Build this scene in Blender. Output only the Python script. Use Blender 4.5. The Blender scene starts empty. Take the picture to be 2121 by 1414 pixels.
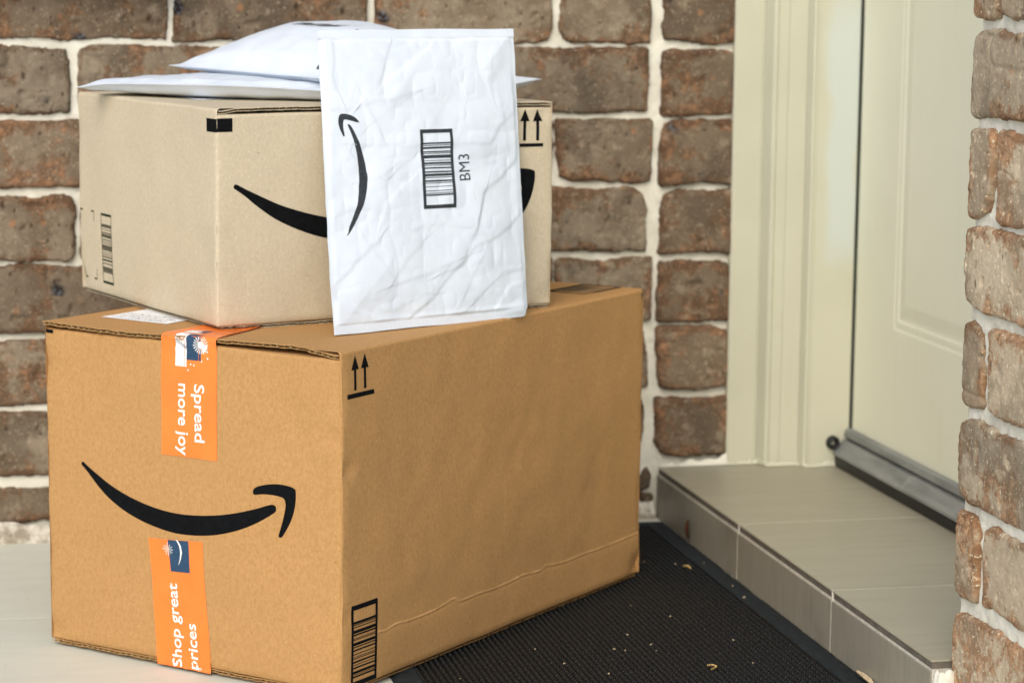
import bpy, bmesh, math, random
import numpy as np
from mathutils import Matrix, Vector

C = bpy.context
SC = C.scene
COL = SC.collection

# ------------------------------------------------------------------ camera
cam_d = bpy.data.cameras.new('camera')
cam = bpy.data.objects.new('camera', cam_d)
COL.objects.link(cam)
SC.camera = cam
_f, _pitch, _roll, _yaw = 5187.345, 0.14652, 0.00986, 0.22045
CAM = Vector((0.0, -2.9787, 0.6772))
_fw = Vector((math.sin(_yaw) * math.cos(_pitch), math.cos(_yaw) * math.cos(_pitch), -math.sin(_pitch)))
_r = Vector((math.cos(_yaw), -math.sin(_yaw), 0))
_u = _r.cross(_fw)
_r2 = _r * math.cos(_roll) + _u * math.sin(_roll)
_u2 = -_r * math.sin(_roll) + _u * math.cos(_roll)
M = Matrix((_r2, _u2, -_fw)).transposed().to_4x4()
M.translation = CAM
cam.matrix_world = M
cam_d.sensor_width = 36
cam_d.lens = _f / 2121 * 36
cam_d.clip_start = 0.05
cam_d.clip_end = 200
cam_d.dof.use_dof = True
cam_d.dof.focus_distance = 2.27
cam_d.dof.aperture_fstop = 8.0

# ------------------------------------------------------------------ world, sun, exposure
SUN_AZ = Vector((-0.43, -0.903))          # towards the light, on the ground
SUN_EL = math.radians(40)
w = bpy.data.worlds.new('World')
SC.world = w
w.use_nodes = True
nt = w.node_tree
bg = nt.nodes['Background']
sky = nt.nodes.new('ShaderNodeTexSky')
sky.sky_type = 'NISHITA'
sky.sun_disc = False
sky.sun_elevation = SUN_EL
sky.sun_rotation = math.atan2(SUN_AZ.x, SUN_AZ.y)
sky.air_density = 1.0
sky.dust_density = 2.5
sky.ozone_density = 1.0
nt.links.new(sky.outputs[0], bg.inputs[0])
bg.inputs[1].default_value = 0.135
sd = bpy.data.lights.new('sun', 'SUN')
sd.energy = 1.02
sd.angle = math.radians(42)
sd.color = (1.0, 0.955, 0.80)
sun = bpy.data.objects.new('sun', sd)
COL.objects.link(sun)
_az = SUN_AZ.normalized()
_dir = Vector((_az.x * math.cos(SUN_EL), _az.y * math.cos(SUN_EL), math.sin(SUN_EL)))
sun.rotation_euler = _dir.to_track_quat('Z', 'Y').to_euler()
sun.location = _dir * 6
SC.view_settings.view_transform = 'Standard'
SC.view_settings.look = 'None'
SC.view_settings.gamma = 1.0
SC.view_settings.use_curve_mapping = False
SC.view_settings.exposure = 0.64
SC.cycles.max_bounces = 8
SC.cycles.diffuse_bounces = 4

# ------------------------------------------------------------------ noise
def _hash(ix, iy, iz, seed):
    h = (ix.astype(np.uint32) * np.uint32(374761393) + iy.astype(np.uint32) * np.uint32(668265263)
         + iz.astype(np.uint32) * np.uint32(2246822519) + np.uint32((seed * 3266489917) & 0xffffffff))
    h = (h ^ (h >> np.uint32(13))) * np.uint32(1274126177)
    h = h ^ (h >> np.uint32(16))
    return (h & np.uint32(0xffff)).astype(np.float64) / 32767.5 - 1.0

def noise(p, seed=0):
    p = np.asarray(p, float)
    f = np.floor(p)
    t = p - f
    i = f.astype(np.int64)
    t = t * t * t * (t * (t * 6 - 15) + 10)
    x, y, z = i[..., 0], i[..., 1], i[..., 2]
    out = 0
    for dx in (0, 1):
        wx = t[..., 0] if dx else 1 - t[..., 0]
        for dy in (0, 1):
            wy = t[..., 1] if dy else 1 - t[..., 1]
            for dz in (0, 1):
                wz = t[..., 2] if dz else 1 - t[..., 2]
                out = out + wx * wy * wz * _hash(x + dx, y + dy, z + dz, seed)
    return out

def n2(u, v, s, seed=0):
    u, v = np.broadcast_arrays(np.asarray(u, float), np.asarray(v, float))
    return noise(np.stack([u * s, v * s, np.zeros_like(u) + 0.37 * seed], -1), seed)

def fbm(u, v, s, seed=0, oc=4):
    a, o, t = 1.0, 0, 0
    for k in range(oc):
        o = o + a * n2(u, v, s * 2 ** k, seed + k * 7)
        t += a
        a *= 0.5
    return o / t

def sstep(a, b, x):
    t = np.clip((x - a) / (b - a), 0, 1)
    return t * t * (3 - 2 * t)

# ------------------------------------------------------------------ objects
def setp(o, label=None, cat=None, group=None, kind=None):
    if label: o['label'] = label
    if cat: o['category'] = cat
    if group: o['group'] = group
    if kind: o['kind'] = kind
    return o

def empty(name, loc, label, cat, group=None):
    o = bpy.data.objects.new(name, None)
    o.empty_display_size = 0.05
    o.location = loc
    COL.objects.link(o)
    return setp(o, label, cat, group)

def root_loc(o):
    v = Vector((0, 0, 0))
    while o is not None:
        v = v + o.location
        o = o.parent
    return np.array(v)

def mesh(name, verts, faces, mat, parent=None, smooth=True, attrs=None, mats=None, fmat=None):
    """One linked mesh object; verts are in world space."""
    verts = np.asarray(verts, float).reshape(-1, 3)
    if parent is not None:
        verts = verts - root_loc(parent)
    me = bpy.data.meshes.new(name)
    if isinstance(faces, np.ndarray):
        nf, k = faces.shape
        me.vertices.add(len(verts))
        me.vertices.foreach_set('co', verts.ravel())
        me.loops.add(nf * k)
        me.loops.foreach_set('vertex_index', faces.ravel().astype(np.int32))
        me.polygons.add(nf)
        me.polygons.foreach_set('loop_start', np.arange(0, nf * k, k, dtype=np.int32))
        me.update(calc_edges=True)
        me.validate()
    else:
        me.from_pydata(verts.tolist(), [], [list(f) for f in faces])
        me.update()
    if attrs:
        for an, av in attrs.items():
            a = me.attributes.new(an, 'FLOAT', 'POINT')
            a.data.foreach_set('value', np.asarray(av, np.float32).ravel())
    for m in (mats or [mat]):
        me.materials.append(m)
    if fmat is not None:
        me.polygons.foreach_set('material_index', np.asarray(fmat, np.int32))
    me.polygons.foreach_set('use_smooth', np.full(len(me.polygons), bool(smooth)))
    o = bpy.data.objects.new(name, me)
    COL.objects.link(o)
    if parent is not None:
        o.parent = parent
    return o

def gridfaces(nu, nv, off=0, flip=False):
    i = np.arange(nu - 1)[:, None] * nv + np.arange(nv - 1)[None, :]
    i = i.ravel() + off
    f = np.stack([i, i + nv, i + nv + 1, i + 1], -1)
    return f[:, ::-1].copy() if flip else f

class Build:
    """Collects quads (numpy) into one mesh."""
    def __init__(s):
        s.v, s.f, s.n, s.a = [], [], 0, {}
    def add(s, v, f, **at):
        v = np.asarray(v, float).reshape(-1, 3)
        s.v.append(v)
        s.f.append(np.asarray(f) + s.n)
        for k, x in at.items():
            s.a.setdefault(k, []).append(np.broadcast_to(np.asarray(x, float).ravel(), (len(v),)) if np.ndim(x) == 0 else np.asarray(x, float).ravel())
        s.n += len(v)
    def grid(s, P, flip=False, **at):
        nu, nv = P.shape[:2]
        s.add(P.reshape(-1, 3), gridfaces(nu, nv, 0, flip), **at)
    def box(s, lo, hi, **at):
        (x0, y0, z0), (x1, y1, z1) = lo, hi
        v = [(x0, y0, z0), (x1, y0, z0), (x1, y1, z0), (x0, y1, z0), (x0, y0, z1), (x1, y0, z1), (x1, y1, z1), (x0, y1, z1)]
        f = [(0, 3, 2, 1), (4, 5, 6, 7), (0, 1, 5, 4), (1, 2, 6, 5), (2, 3, 7, 6), (3, 0, 4, 7)]
        s.add(v, np.array(f), **at)
    def make(s, name, mat, parent=None, smooth=True, warp=None):
        V = np.concatenate(s.v)
        if warp is not None: V = warp(V)
        at = {k: np.concatenate(x) for k, x in s.a.items()}
        return mesh(name, V, np.concatenate(s.f), mat, parent, smooth, at)

def bevel(o, wd, seg=2):
    m = o.modifiers.new('bevel', 'BEVEL')
    m.width = wd
    m.segments = seg
    m.limit_method = 'ANGLE'
    m.angle_limit = math.radians(35)
    return o

# ------------------------------------------------------------------ materials
class Mat:
    def __init__(s, name, rough=0.8, spec=0.3):
        s.m = bpy.data.materials.new(name)
        s.m.use_nodes = True
        s.t = s.m.node_tree
        s.p = s.t.nodes['Principled BSDF']
        s.p.inputs['Roughness'].default_value = rough
        s.p.inputs['Specular IOR Level'].default_value = spec
        s.co = s.t.nodes.new('ShaderNodeNewGeometry').outputs['Position']
    def L(s, a, b): s.t.links.new(a, b)
    def val(s, sock, x):
        if hasattr(x, 'is_output') or hasattr(x, 'node'): s.L(x, sock)
        else: sock.default_value = x
    def map(s, scale=(1, 1, 1), rot=(0, 0, 0), loc=(0, 0, 0), co=None):
        n = s.t.nodes.new('ShaderNodeMapping')
        n.inputs['Scale'].default_value = scale
        n.inputs['Rotation'].default_value = rot
        n.inputs['Location'].default_value = loc
        s.L(co or s.co, n.inputs['Vector'])
        return n.outputs[0]
    def noise(s, scale, det=4, rough=0.55, co=None, dist=0):
        n = s.t.nodes.new('ShaderNodeTexNoise')
        n.inputs['Scale'].default_value = scale
        n.inputs['Detail'].default_value = det
        n.inputs['Roughness'].default_value = rough
        n.inputs['Distortion'].default_value = dist
        s.L(co or s.co, n.inputs['Vector'])
        return n.outputs['Fac']
    def voro(s, scale, co=None, feat='F1'):
        n = s.t.nodes.new('ShaderNodeTexVoronoi')
        n.feature = feat
        n.inputs['Scale'].default_value = scale
        s.L(co or s.co, n.inputs['Vector'])
        return n.outputs['Distance']
    def spots(s, scale, r0, r1, frac, co=None):
        n = s.t.nodes.new('ShaderNodeTexVoronoi')
        n.inputs['Scale'].default_value = scale
        s.L(co or s.co, n.inputs['Vector'])
        sp = s.t.nodes.new('ShaderNodeSeparateColor')
        s.L(n.outputs['Color'], sp.inputs[0])
        r = s.math('MULTIPLY', sp.outputs[1], .5)
        d = s.math('ADD', n.outputs['Distance'], r)
        d = s.math('ADD', d, s.math('MULTIPLY', s.math('SUBTRACT', s.noise(scale * 3.2, 2), .5), .35))
        return s.math('MULTIPLY', s.ramp(d, r1, r0), s.math('LESS_THAN', sp.outputs[0], frac))
    def attr(s, name):
        n = s.t.nodes.new('ShaderNodeAttribute')
        n.attribute_name = name
        return n.outputs['Fac']
    def math(s, op, a, b=0.0, c=None, clamp=False):
        n = s.t.nodes.new('ShaderNodeMath')
        n.operation = op
        n.use_clamp = clamp
        s.val(n.inputs[0], a)
        s.val(n.inputs[1], b)
        if c is not None: s.val(n.inputs[2], c)
        return n.outputs[0]
    def ramp(s, x, a, b, lo=0.0, hi=1.0):
        n = s.t.nodes.new('ShaderNodeMapRange')
        n.interpolation_type = 'SMOOTHSTEP'
        s.L(x, n.inputs['Value'])
        for k, q in (('From Min', a), ('From Max', b), ('To Min', lo), ('To Max', hi)): n.inputs[k].default_value = q
        return n.outputs['Result']
    def mix(s, f, a, b, mode='MIX'):
        n = s.t.nodes.new('ShaderNodeMix')
        n.data_type = 'RGBA'
        n.blend_type = mode
        s.val(n.inputs[0], f)
        for sock, x in ((n.inputs[6], a), (n.inputs[7], b)):
            if isinstance(x, tuple): sock.default_value = (*x, 1) if len(x) == 3 else x
            else: s.L(x, sock)
        return n.outputs[2]
    def color(s, c):
        if isinstance(c, tuple): s.p.inputs['Base Color'].default_value = (*c, 1)
        else: s.L(c, s.p.inputs['Base Color'])
        return s
    def rough(s, x): s.val(s.p.inputs['Roughness'], x); return s
    def bump(s, h, strength=0.3, dist=0.001):
        n = s.t.nodes.new('ShaderNodeBump')
        n.inputs['Strength'].default_value = strength
        n.inputs['Distance'].default_value = dist
        s.L(h, n.inputs['Height'])
        s.L(n.outputs[0], s.p.inputs['Normal'])
        return s
    def sep(s):
        n = s.t.nodes.new('ShaderNodeSeparateXYZ')
        s.L(s.co, n.inputs[0])
        return n.outputs

def brick_mat(name, A, B, rimc, hot):
    m = Mat(name, 0.92, 0.2)
    rnd, rim, hue = m.attr('rnd'), m.attr('rim'), m.attr('hue')
    base = m.mix(m.ramp(m.noise(14, 5), 0.35, 0.66), A, B)
    base = m.mix(m.ramp(m.noise(70, 4), 0.45, 0.72, 0, 0.45), base, tuple(min(1, x * 1.35) for x in A))
    base = m.mix(m.math('MULTIPLY', hue, 0.62), base, tuple(rimc[i] * .5 + B[i] * .5 for i in range(3)))
    pat = m.ramp(m.math('ADD', m.math('MULTIPLY', rim, 0.07), m.noise(13, 7, 0.74)), 0.520, 0.585)
    base = m.mix(m.math('MULTIPLY', pat, 0.85), base, m.mix(m.ramp(m.noise(85, 5, .75), 0.44, 0.68), rimc, hot))
    base = m.mix(m.ramp(m.noise(9, 5, .65, m.map(loc=(7, 3, 5))), .50, .60, 0, .6), base, tuple(x * .55 for x in B))
    base = m.mix(m.ramp(m.noise(40, 5, .7, m.map(loc=(1, 9, 5))), .55, .66, 0, .45), base, tuple(min(.7, x * 1.4) for x in A))
    # dark burnt line hugging the arris here and there
    ln = m.math('MULTIPLY', m.ramp(rim, .72, .95), m.ramp(m.noise(34, 4), .42, .6))
    base = m.mix(m.math('MULTIPLY', ln, .75), base, tuple(x * .8 for x in rimc))
    base = m.mix(m.math('MULTIPLY', m.spots(60, .14, .36, .14), .75), base, hot)
    base = m.mix(m.ramp(m.noise(330, 3, .6), 0.60, 0.68, 0, 0.65), base, tuple(min(.7, x * 1.75) for x in A))
    st = m.map((1, 1, .55))
    base = m.mix(m.math('MULTIPLY', m.spots(150, .12, .34, .5, st), .72), base, tuple(x * .35 for x in rimc))
    base = m.mix(m.math('MULTIPLY', m.spots(75, .12, .36, .28, st), .8), base, tuple(x * .30 for x in rimc))
    bl = m.spots(28, .12, .38, .32)
    base = m.mix(m.math('MULTIPLY', bl, .92), base, m.mix(m.ramp(m.noise(190, 3), .48, .62), (0.014, 0.013, 0.014), (0.11, 0.125, 0.155)))
    base = m.mix(1.0, base, m.math('ADD', m.math('MULTIPLY', rnd, 0.40), 0.80), 'MULTIPLY')
    m.color(base)
    h = m.math('ADD', m.noise(420, 5, .65), m.math('MULTIPLY', m.noise(90, 4), 1.0))
    h = m.math('SUBTRACT', h, m.math('MULTIPLY', m.spots(150, .12, .34, .5, st), .9))
    m.bump(h, 0.75, 0.0012)
    return m.m

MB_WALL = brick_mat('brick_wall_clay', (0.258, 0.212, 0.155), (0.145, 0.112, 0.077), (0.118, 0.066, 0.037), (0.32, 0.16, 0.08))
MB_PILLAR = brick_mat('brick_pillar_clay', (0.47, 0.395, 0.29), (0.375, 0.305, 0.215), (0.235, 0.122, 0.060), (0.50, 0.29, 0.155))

def mortar_mat():
    m = Mat('lime_mortar', 0.95, 0.1)
    c = m.mix(m.ramp(m.noise(30, 5), .35, .7), (0.73, 0.715, 0.63), (0.60, 0.58, 0.49))
    c = m.mix(m.ramp(m.noise(160, 4, .7), .60, .75, 0, .5), c, (0.36, 0.31, 0.25))
    m.color(c)
    m.bump(m.noise(380, 5, .7), 0.6, 0.001)
    return m.m
M_MORTAR = mortar_mat()
def dirty_mat():
    m = Mat('dirty_mortar', 0.95, 0.1)
    c = m.mix(m.ramp(m.noise(45, 6, .7), .38, .62), (0.62, 0.59, 0.51), (0.30, 0.255, 0.20))
    c = m.mix(m.ramp(m.noise(120, 4, .7), .56, .7, 0, .7), c, (0.17, 0.13, 0.095))
    m.color(c)
    m.bump(m.noise(300, 5, .7), 0.6, 0.001)
    return m.m
M_DIRTY = dirty_mat()

def card_mat(name, a, b, fleck, spk):
    m = Mat(name, 0.82, 0.22)
    f1 = m.noise(1, 5, .65, m.map((330, 330, 230)))
    c = m.mix(m.ramp(f1, .34, .68), a, b)
    c = m.mix(m.ramp(m.noise(16, 5, .6), .35, .7, 0, .3), c, tuple(x * .86 for x in a))
    c = m.mix(m.ramp(m.noise(560, 2, .5), .66, .72, 0, spk), c, fleck)
    c = m.mix(m.ramp(m.noise(300, 2, .5, m.map(loc=(3, 1, 2))), .71, .75, 0, .45), c, tuple(x * .35 for x in a))
    sc_ = m.math('MULTIPLY', m.ramp(m.noise(1, 3, .5, m.map((260, 260, 9), rot=(.5, .35, 0))), .70, .76), m.ramp(m.noise(9, 2), .5, .62))
    c = m.mix(m.math('MULTIPLY', sc_, .35), c, tuple(min(1, x * 1.4) for x in a))
    c = m.mix(m.math('MULTIPLY', m.attr('worn'), .75), c, tuple(min(1, x * 1.5 + .04) for x in a))
    m.color(c)
    m.bump(m.math('ADD', m.noise(300, 4, .6), m.math('ADD', m.math('MULTIPLY', m.noise(1, 2, .5, m.map((70, 70, 22))), .25), m.math('MULTIPLY', m.math('SINE', m.math('MULTIPLY', m.attr('fl'), 840.0)), .10))), 0.22, 0.0005)
    return m.m
M_KRAFT = card_mat('kraft_cardboard', (0.465, 0.262, 0.104), (0.390, 0.214, 0.078), (0.62, 0.42, 0.22), .5)
M_BEIGE = card_mat('pale_cardboard', (0.565, 0.487, 0.358), (0.505, 0.432, 0.312), (0.82, 0.74, 0.60), .55)
M_KRAFT_IN = card_mat('kraft_flute_paper', (0.50, 0.37, 0.19), (0.40, 0.28, 0.14), (0.6, .5, .3), .3)

def plain(name, c, rough=0.7, spec=0.3, var=0.12, sc=60, bump=0.0):
    m = Mat(name, rough, spec)
    col = m.mix(m.ramp(m.noise(sc, 4), .3, .7), tuple(x * (1 + var) for x in c), tuple(x * (1 - var) for x in c))
    m.color(col)
    if bump: m.bump(m.noise(sc * 4, 4), bump, 0.0006)
    return m.m
M_INK = plain('black_ink', (0.0050, 0.0056, 0.0066), .8, .06, .25, 200)
M_INK_GREEN = plain('dark_green_ink', (0.008, 0.022, 0.013), .75, .12, .2, 200)
M_INK_FAINT = plain('thin_dark_ink', (0.10, 0.085, 0.058), .75, .2, .2, 200)
M_INK_GREY = plain('charcoal_ink', (0.034, 0.040, 0.047), .6, .2, .25, 400)
M_ORANGE = plain('orange_tape_film', (0.90, 0.208, 0.032), .27, .5, .06, 30, .20)
M_NAVY = plain('navy_tape_print', (0.018, 0.055, 0.115), .4, .4, .2, 500)
M_TWHITE = plain('white_tape_print', (0.84, 0.84, 0.82), .45, .35, .03, 80)
M_RED = plain('thin_red_print', (0.55, 0.12, 0.08), .5, .3, .1, 80)
M_LABEL = plain('white_label_paper', (0.80, 0.81, 0.82), .7, .25, .04, 50)

def poly_mat():
    m = Mat('white_mailer_film', 0.55, 0.28)
    c = m.mix(m.ramp(m.noise(20, 4), .35, .7), (0.650, 0.715, 0.80), (0.615, 0.680, 0.77))
    m.color(c)
    m.bump(m.math('ADD', m.noise(120, 4, .6), m.math('MULTIPLY', m.noise(40, 3), 1.5)), 0.12, 0.0012)
    return m.m
M_POLY = poly_mat()

def door_paint(name, ca, cb, patch=False):
    m = Mat(name, 0.5, 0.35)
    c = m.mix(m.ramp(m.noise(5, 4), .3, .7), ca, cb)
    x, y, z = m.sep()
    # grime rubbed into the lowest hand's breadth and thin runs in the brushed paint
    c = m.mix(m.ramp(m.noise(1, 4, .6, m.map((160, 160, 3))), .55, .8, 0, .18), c, (0.47, 0.42, 0.30))
    if patch:
        wob = m.math('MULTIPLY', m.math('SUBTRACT', m.noise(14, 4), .5), .03)
        xx = m.math('ADD', x, wob)
        zz = m.math('ADD', z, m.math('MULTIPLY', wob, 3.0))
        k = m.math('MULTIPLY', m.math('MULTIPLY', m.ramp(xx, 1.050, 1.066), m.ramp(xx, 1.100, 1.094)),
                   m.math('MULTIPLY', m.ramp(zz, .30, .36), m.ramp(zz, .70, .60)))
        c = m.mix(m.math('MULTIPLY', k, .8), c, (0.545, 0.60, 0.575))
    m.color(c)
    m.bump(m.noise(1, 4, .6, m.map((150, 150, 7))), 0.22, 0.0008)
    return m.m
M_DOOR = door_paint('cream_door_paint', (0.80, 0.805, 0.65), (0.76, 0.765, 0.61))
M_FRAME = door_paint('cream_frame_paint', (0.545, 0.540, 0.425), (0.50, 0.495, 0.385), True)

def tile_mat(name, a, b):
    m = Mat(name, 0.42, 0.4)
    s = m.noise(1, 5, .6, m.map((6, 50, 50)))
    c = m.mix(m.ramp(s, .2, .85), a, b)
    c = m.mix(m.ramp(m.noise(8, 4), .55, .8, 0, .35), c, tuple(x * .62 for x in b))
    c = m.mix(m.ramp(m.noise(1, 4, .7, m.map((30, 240, 240))), .67, .74, 0, .5), c, tuple(x * .5 for x in b))
    m.color(c)
    m.bump(s, .08, .0006)
    return m.m
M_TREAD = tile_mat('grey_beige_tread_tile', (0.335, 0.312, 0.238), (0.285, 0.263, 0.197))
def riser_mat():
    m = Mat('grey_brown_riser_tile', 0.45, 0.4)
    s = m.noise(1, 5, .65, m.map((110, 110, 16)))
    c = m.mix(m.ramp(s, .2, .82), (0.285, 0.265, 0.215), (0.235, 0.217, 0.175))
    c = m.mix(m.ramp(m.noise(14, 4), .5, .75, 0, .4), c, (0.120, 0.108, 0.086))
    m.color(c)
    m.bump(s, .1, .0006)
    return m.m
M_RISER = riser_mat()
M_TILE_EDGE = plain('tile_clay_edge', (0.13, 0.115, 0.095), .8, .2, .2, 80)
M_GROUT = plain('pale_grout', (0.55, 0.52, 0.45), .9, .1, .15, 120, .3)
M_RUBBER = plain('black_rubber', (0.0042, 0.0056, 0.0068), .33, .40, .35, 300, .06)
M_RUBBER_EDGE = plain('grey_black_rubber_border', (0.015, 0.020, 0.023), .75, .2, .3, 150, .3)
M_SEAL_RUBBER = plain('black_seal_rubber', (0.010, 0.011, 0.012), .5, .4, .2, 100)
def alu():
    m = Mat('weathered_aluminium', 0.5, 0.5)
    c = m.mix(m.ramp(m.noise(1, 5, .6, m.map((60, 8, 60))), .35, .7), (0.27, 0.285, 0.272), (0.175, 0.187, 0.18))
    c = m.mix(m.ramp(m.noise(30, 4), .58, .7, 0, .5), c, (0.36, 0.37, 0.35))
    m.color(c)
    m.p.inputs['Metallic'].default_value = 0.25
    return m.m
M_ALU = alu()
def floor_mat():
    m = Mat('painted_pale_floor', 0.55, 0.3)
    s = m.noise(1, 5, .6, m.map((14, 45, 45), rot=(0, 0, .15)))
    c = m.mix(m.ramp(s, .1, .95), (0.635, 0.645, 0.555), (0.565, 0.568, 0.48))
    c = m.mix(m.ramp(m.noise(60, 5, .7), .64, .74, 0, .35), c, (0.34, 0.31, 0.26))
    c = m.mix(m.ramp(m.noise(210, 2, .5), .735, .76, 0, .85), c, (0.07, 0.055, 0.045))
    m.color(c)
    m.bump(s, .15, .0008)
    return m.m
M_FLOOR = floor_mat()
M_DARKGAP = plain('rebate_gap_shade', (0.10, 0.11, 0.09), .8, .1)  # shade of the door gap put into the colour
M_LEAF = plain('dry_straw_leaf', (0.50, 0.35, 0.14), .8, .2, .3, 300)
M_CHIP = plain('pale_wood_chip', (0.55, 0.44, 0.28), .8, .2, .3, 300)
M_BROWN_LEAF = plain('dry_brown_leaf', (0.13, 0.045, 0.016), .7, .3, .4, 200)

# ================================================================== SETTING
# porch floor: one big sheet, joints are real grooves near the boxes
B = Build()
B.add([(-30, -30, -.004), (30, -30, -.004), (30, 30, -.004), (-30, 30, -.004)], np.array([(0, 1, 2, 3)]))
setp(B.make('ground', M_FLOOR, None, False), kind='structure', label='pale painted ground reaching out from the porch')
B = Build()
xs_ = [-1.9, -1.3, -0.7, -0.1, 0.855]
ys_ = [0.02, -0.366, -0.966, -1.566, -2.166, -2.766]
for i in range(4):
    for j in range(5):
        g = .0012
        x0, x1, y1, y0 = xs_[i] + g, xs_[i + 1] - g, ys_[j] - g, ys_[j + 1] + g
        B.box((x0, y0, -.02), (x1, y1, 0))
B.box((-1.9, -2.766, -.03), (.855, .02, -.0022))
fl = B.make('floor', M_FLOOR, None, False)
setp(fl, kind='structure', label='pale worn painted porch floor with faint joints')

# ---------------------------------------------------------------- bricks
def brick(Bd, frame, cu, cv, hw, hh, step, seed, deep=.014, rnd=None, lift=0.0, rr=None, hue=None):
    """A worn brick as a relief over (u along the wall, v up, n outwards)."""
    rs = np.random.RandomState(seed)
    ext = .005
    nu = max(4, int((2 * hw + 2 * ext) / step))
    nv = max(4, int((2 * hh + 2 * ext) / step))
    u = np.linspace(-hw - ext, hw + ext, nu)[:, None] * np.ones((1, nv))
    v = np.linspace(-hh - ext, hh + ext, nv)[None, :] * np.ones((nu, 1))
    U, V = u + cu, v + cv
    r = rr or rs.uniform(.0025, .0065)
    qx, qy = np.abs(u) - hw + r, np.abs(v) - hh + r
    sd_ = np.hypot(np.maximum(qx, 0), np.maximum(qy, 0)) + np.minimum(np.maximum(qx, qy), 0) - r
    sd_ = sd_ + .0026 * n2(U, V, 22, seed) + .0016 * n2(U, V, 75, seed + 3) + .0010 * n2(U, V, 240, seed + 5)
    # knocked corners
    for _ in range(rs.randint(0, 4)):
        sx, sy = rs.choice([-1, 1]), rs.choice([-1, 1])
        d = np.hypot((u - sx * hw) * rs.uniform(.6, 1.4), v - sy * hh)
        sd_ = sd_ + .0065 * np.exp(-(d / rs.uniform(.007, .020)) ** 2)
    e = -sd_
    re = rs.uniform(.0020, .0048)
    k = np.clip(e / re, 0, 1)
    h = -np.maximum(re, .0066) * (1 - np.sqrt(np.maximum(0, 1 - (1 - k) ** 2)))
    h = np.where(e < 0, -np.maximum(re, .0066) + e * (6 if deep < .05 else 22), h)
    h = h + .0008 * fbm(U, V, 26, seed + 11) + .0004 * fbm(U, V, 170, seed + 12, 3)
    # pressed shallow folds and pits
    fo = n2(U * .5, V, 34, seed + 21)
    h = h - .0010 * np.exp(-(fo / .07) ** 2) * (rs.rand() < .35)
    pit = n2(U, V, 190, seed + 31)
    h = h - .0018 * sstep(.62, .85, pit)
    pit2 = n2(U, V, 75, seed + 32)
    h = h - .0028 * sstep(.70, .88, pit2)
    h = h + lift + rs.uniform(-.0012, .0012) + u * rs.uniform(-.012, .012) + v * rs.uniform(-.02, .02)
    h = np.maximum(h, -deep)
    rim = sstep(.020, .001, e + .004 * n2(U, V, 45, seed + 41))
    O, du, dv, dn = frame
    P = O + U[..., None] * du + V[..., None] * dv + h[..., None] * dn
    Bd.grid(P, flip=FLIP[0], rim=rim, rnd=rs.rand() if rnd is None else rnd, hue=(rs.rand() ** 2 if hue is None else hue))

FLIP = [False]
def mortar_sheet(Bd, frame, u0, u1, v0, v1, step, level, amp=1.0):
    nu, nv = int((u1 - u0) / step) + 1, int((v1 - v0) / step) + 1
    U = np.linspace(u0, u1, nu)[:, None] * np.ones((1, nv))
    V = np.linspace(v0, v1, nv)[None, :] * np.ones((nu, 1))
    h = level + amp * (.0016 * fbm(U, V, 24, 91) + .0011 * fbm(U, V, 110, 97, 3))
    O, du, dv, dn = frame
    Bd.grid(O + U[..., None] * du + V[..., None] * dv + h[..., None] * dn, flip=FLIP[0])

# back wall: plane y = 0, facing -y
WF = (np.array([0, 0, 0.]), np.array([1., 0, 0]), np.array([0, 0, 1.]), np.array([0, -1., 0]))
wall = empty('brick_wall', (0.0, 0.0, 0.0), 'long weathered brown brick wall with thick pale mortar behind the parcels', 'wall')
BW, MW = Build(), Build()
z0 = 0.5865
ph_odd, ph_even = .0253, .1400 - .2315
for k in range(-14, 8):
    zc = z0 - .086 * k - .043 + .002
    if zc < .01: continue
    hh = .0372 if zc > .03 else .020
    if zc < .05: zc, hh = .0440, .0190
    odd = (k % 2 != 0)
    det = -.06 < zc < .70
    off = ph_odd if odd else ph_even
    rs = random.Random(k * 13 + 5)
    ends = []
    x = off - .2315 * 6
    while x < .845:
        ends.append(x)
        x += .2315
    ends = [q + rs.uniform(-.006, .006) for q in ends] + [.845 + rs.uniform(-.006, .004)]
    if len(ends) > 2 and ends[-1] - ends[-2] < .05: ends.pop(-2)
    for a, b in zip(ends[:-1], ends[1:]):
        vis = det and b > -.12
        brick(BW, WF, (a + b) / 2, zc + rs.uniform(-.002, .002), (b - a) / 2 - rs.uniform(.0012, .0030), hh + .0039 - rs.uniform(0, .0022), .0021 if vis else .009, 1000 + k * 40 + int(a * 100) % 37)
    if zc > .08:   # half bricks of the reveal beside the door frame
        brick(BW, WF, (.8555 + .9445) / 2 + .001, zc + rs.uniform(-.004, .001), .0480, hh + .0036 - rs.uniform(0, .003), .0021 if det else .008, 3000 + k, lift=.003, hue=1.0)
    else:
        pass
for q, (fx, fz, fw_, fh) in enumerate(((.8425, .053, .0085, .0190), (.8440, .0165, .0080, .0125))):
    brick(BW, WF, fx, fz, fw_, fh, .0016, 3300 + q, lift=.004, hue=1.0, rnd=.1)
FLIP[0] = False
mortar_sheet(MW, WF, -.12, .952, 0, .70, .0026, -.0058)
mortar_sheet(MW, WF, -1.5, -.12, 0, .70, .012, -.0055, .5)
mortar_sheet(MW, WF, -1.5, .952, .70, 1.72, .012, -.0055, .5)
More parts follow.
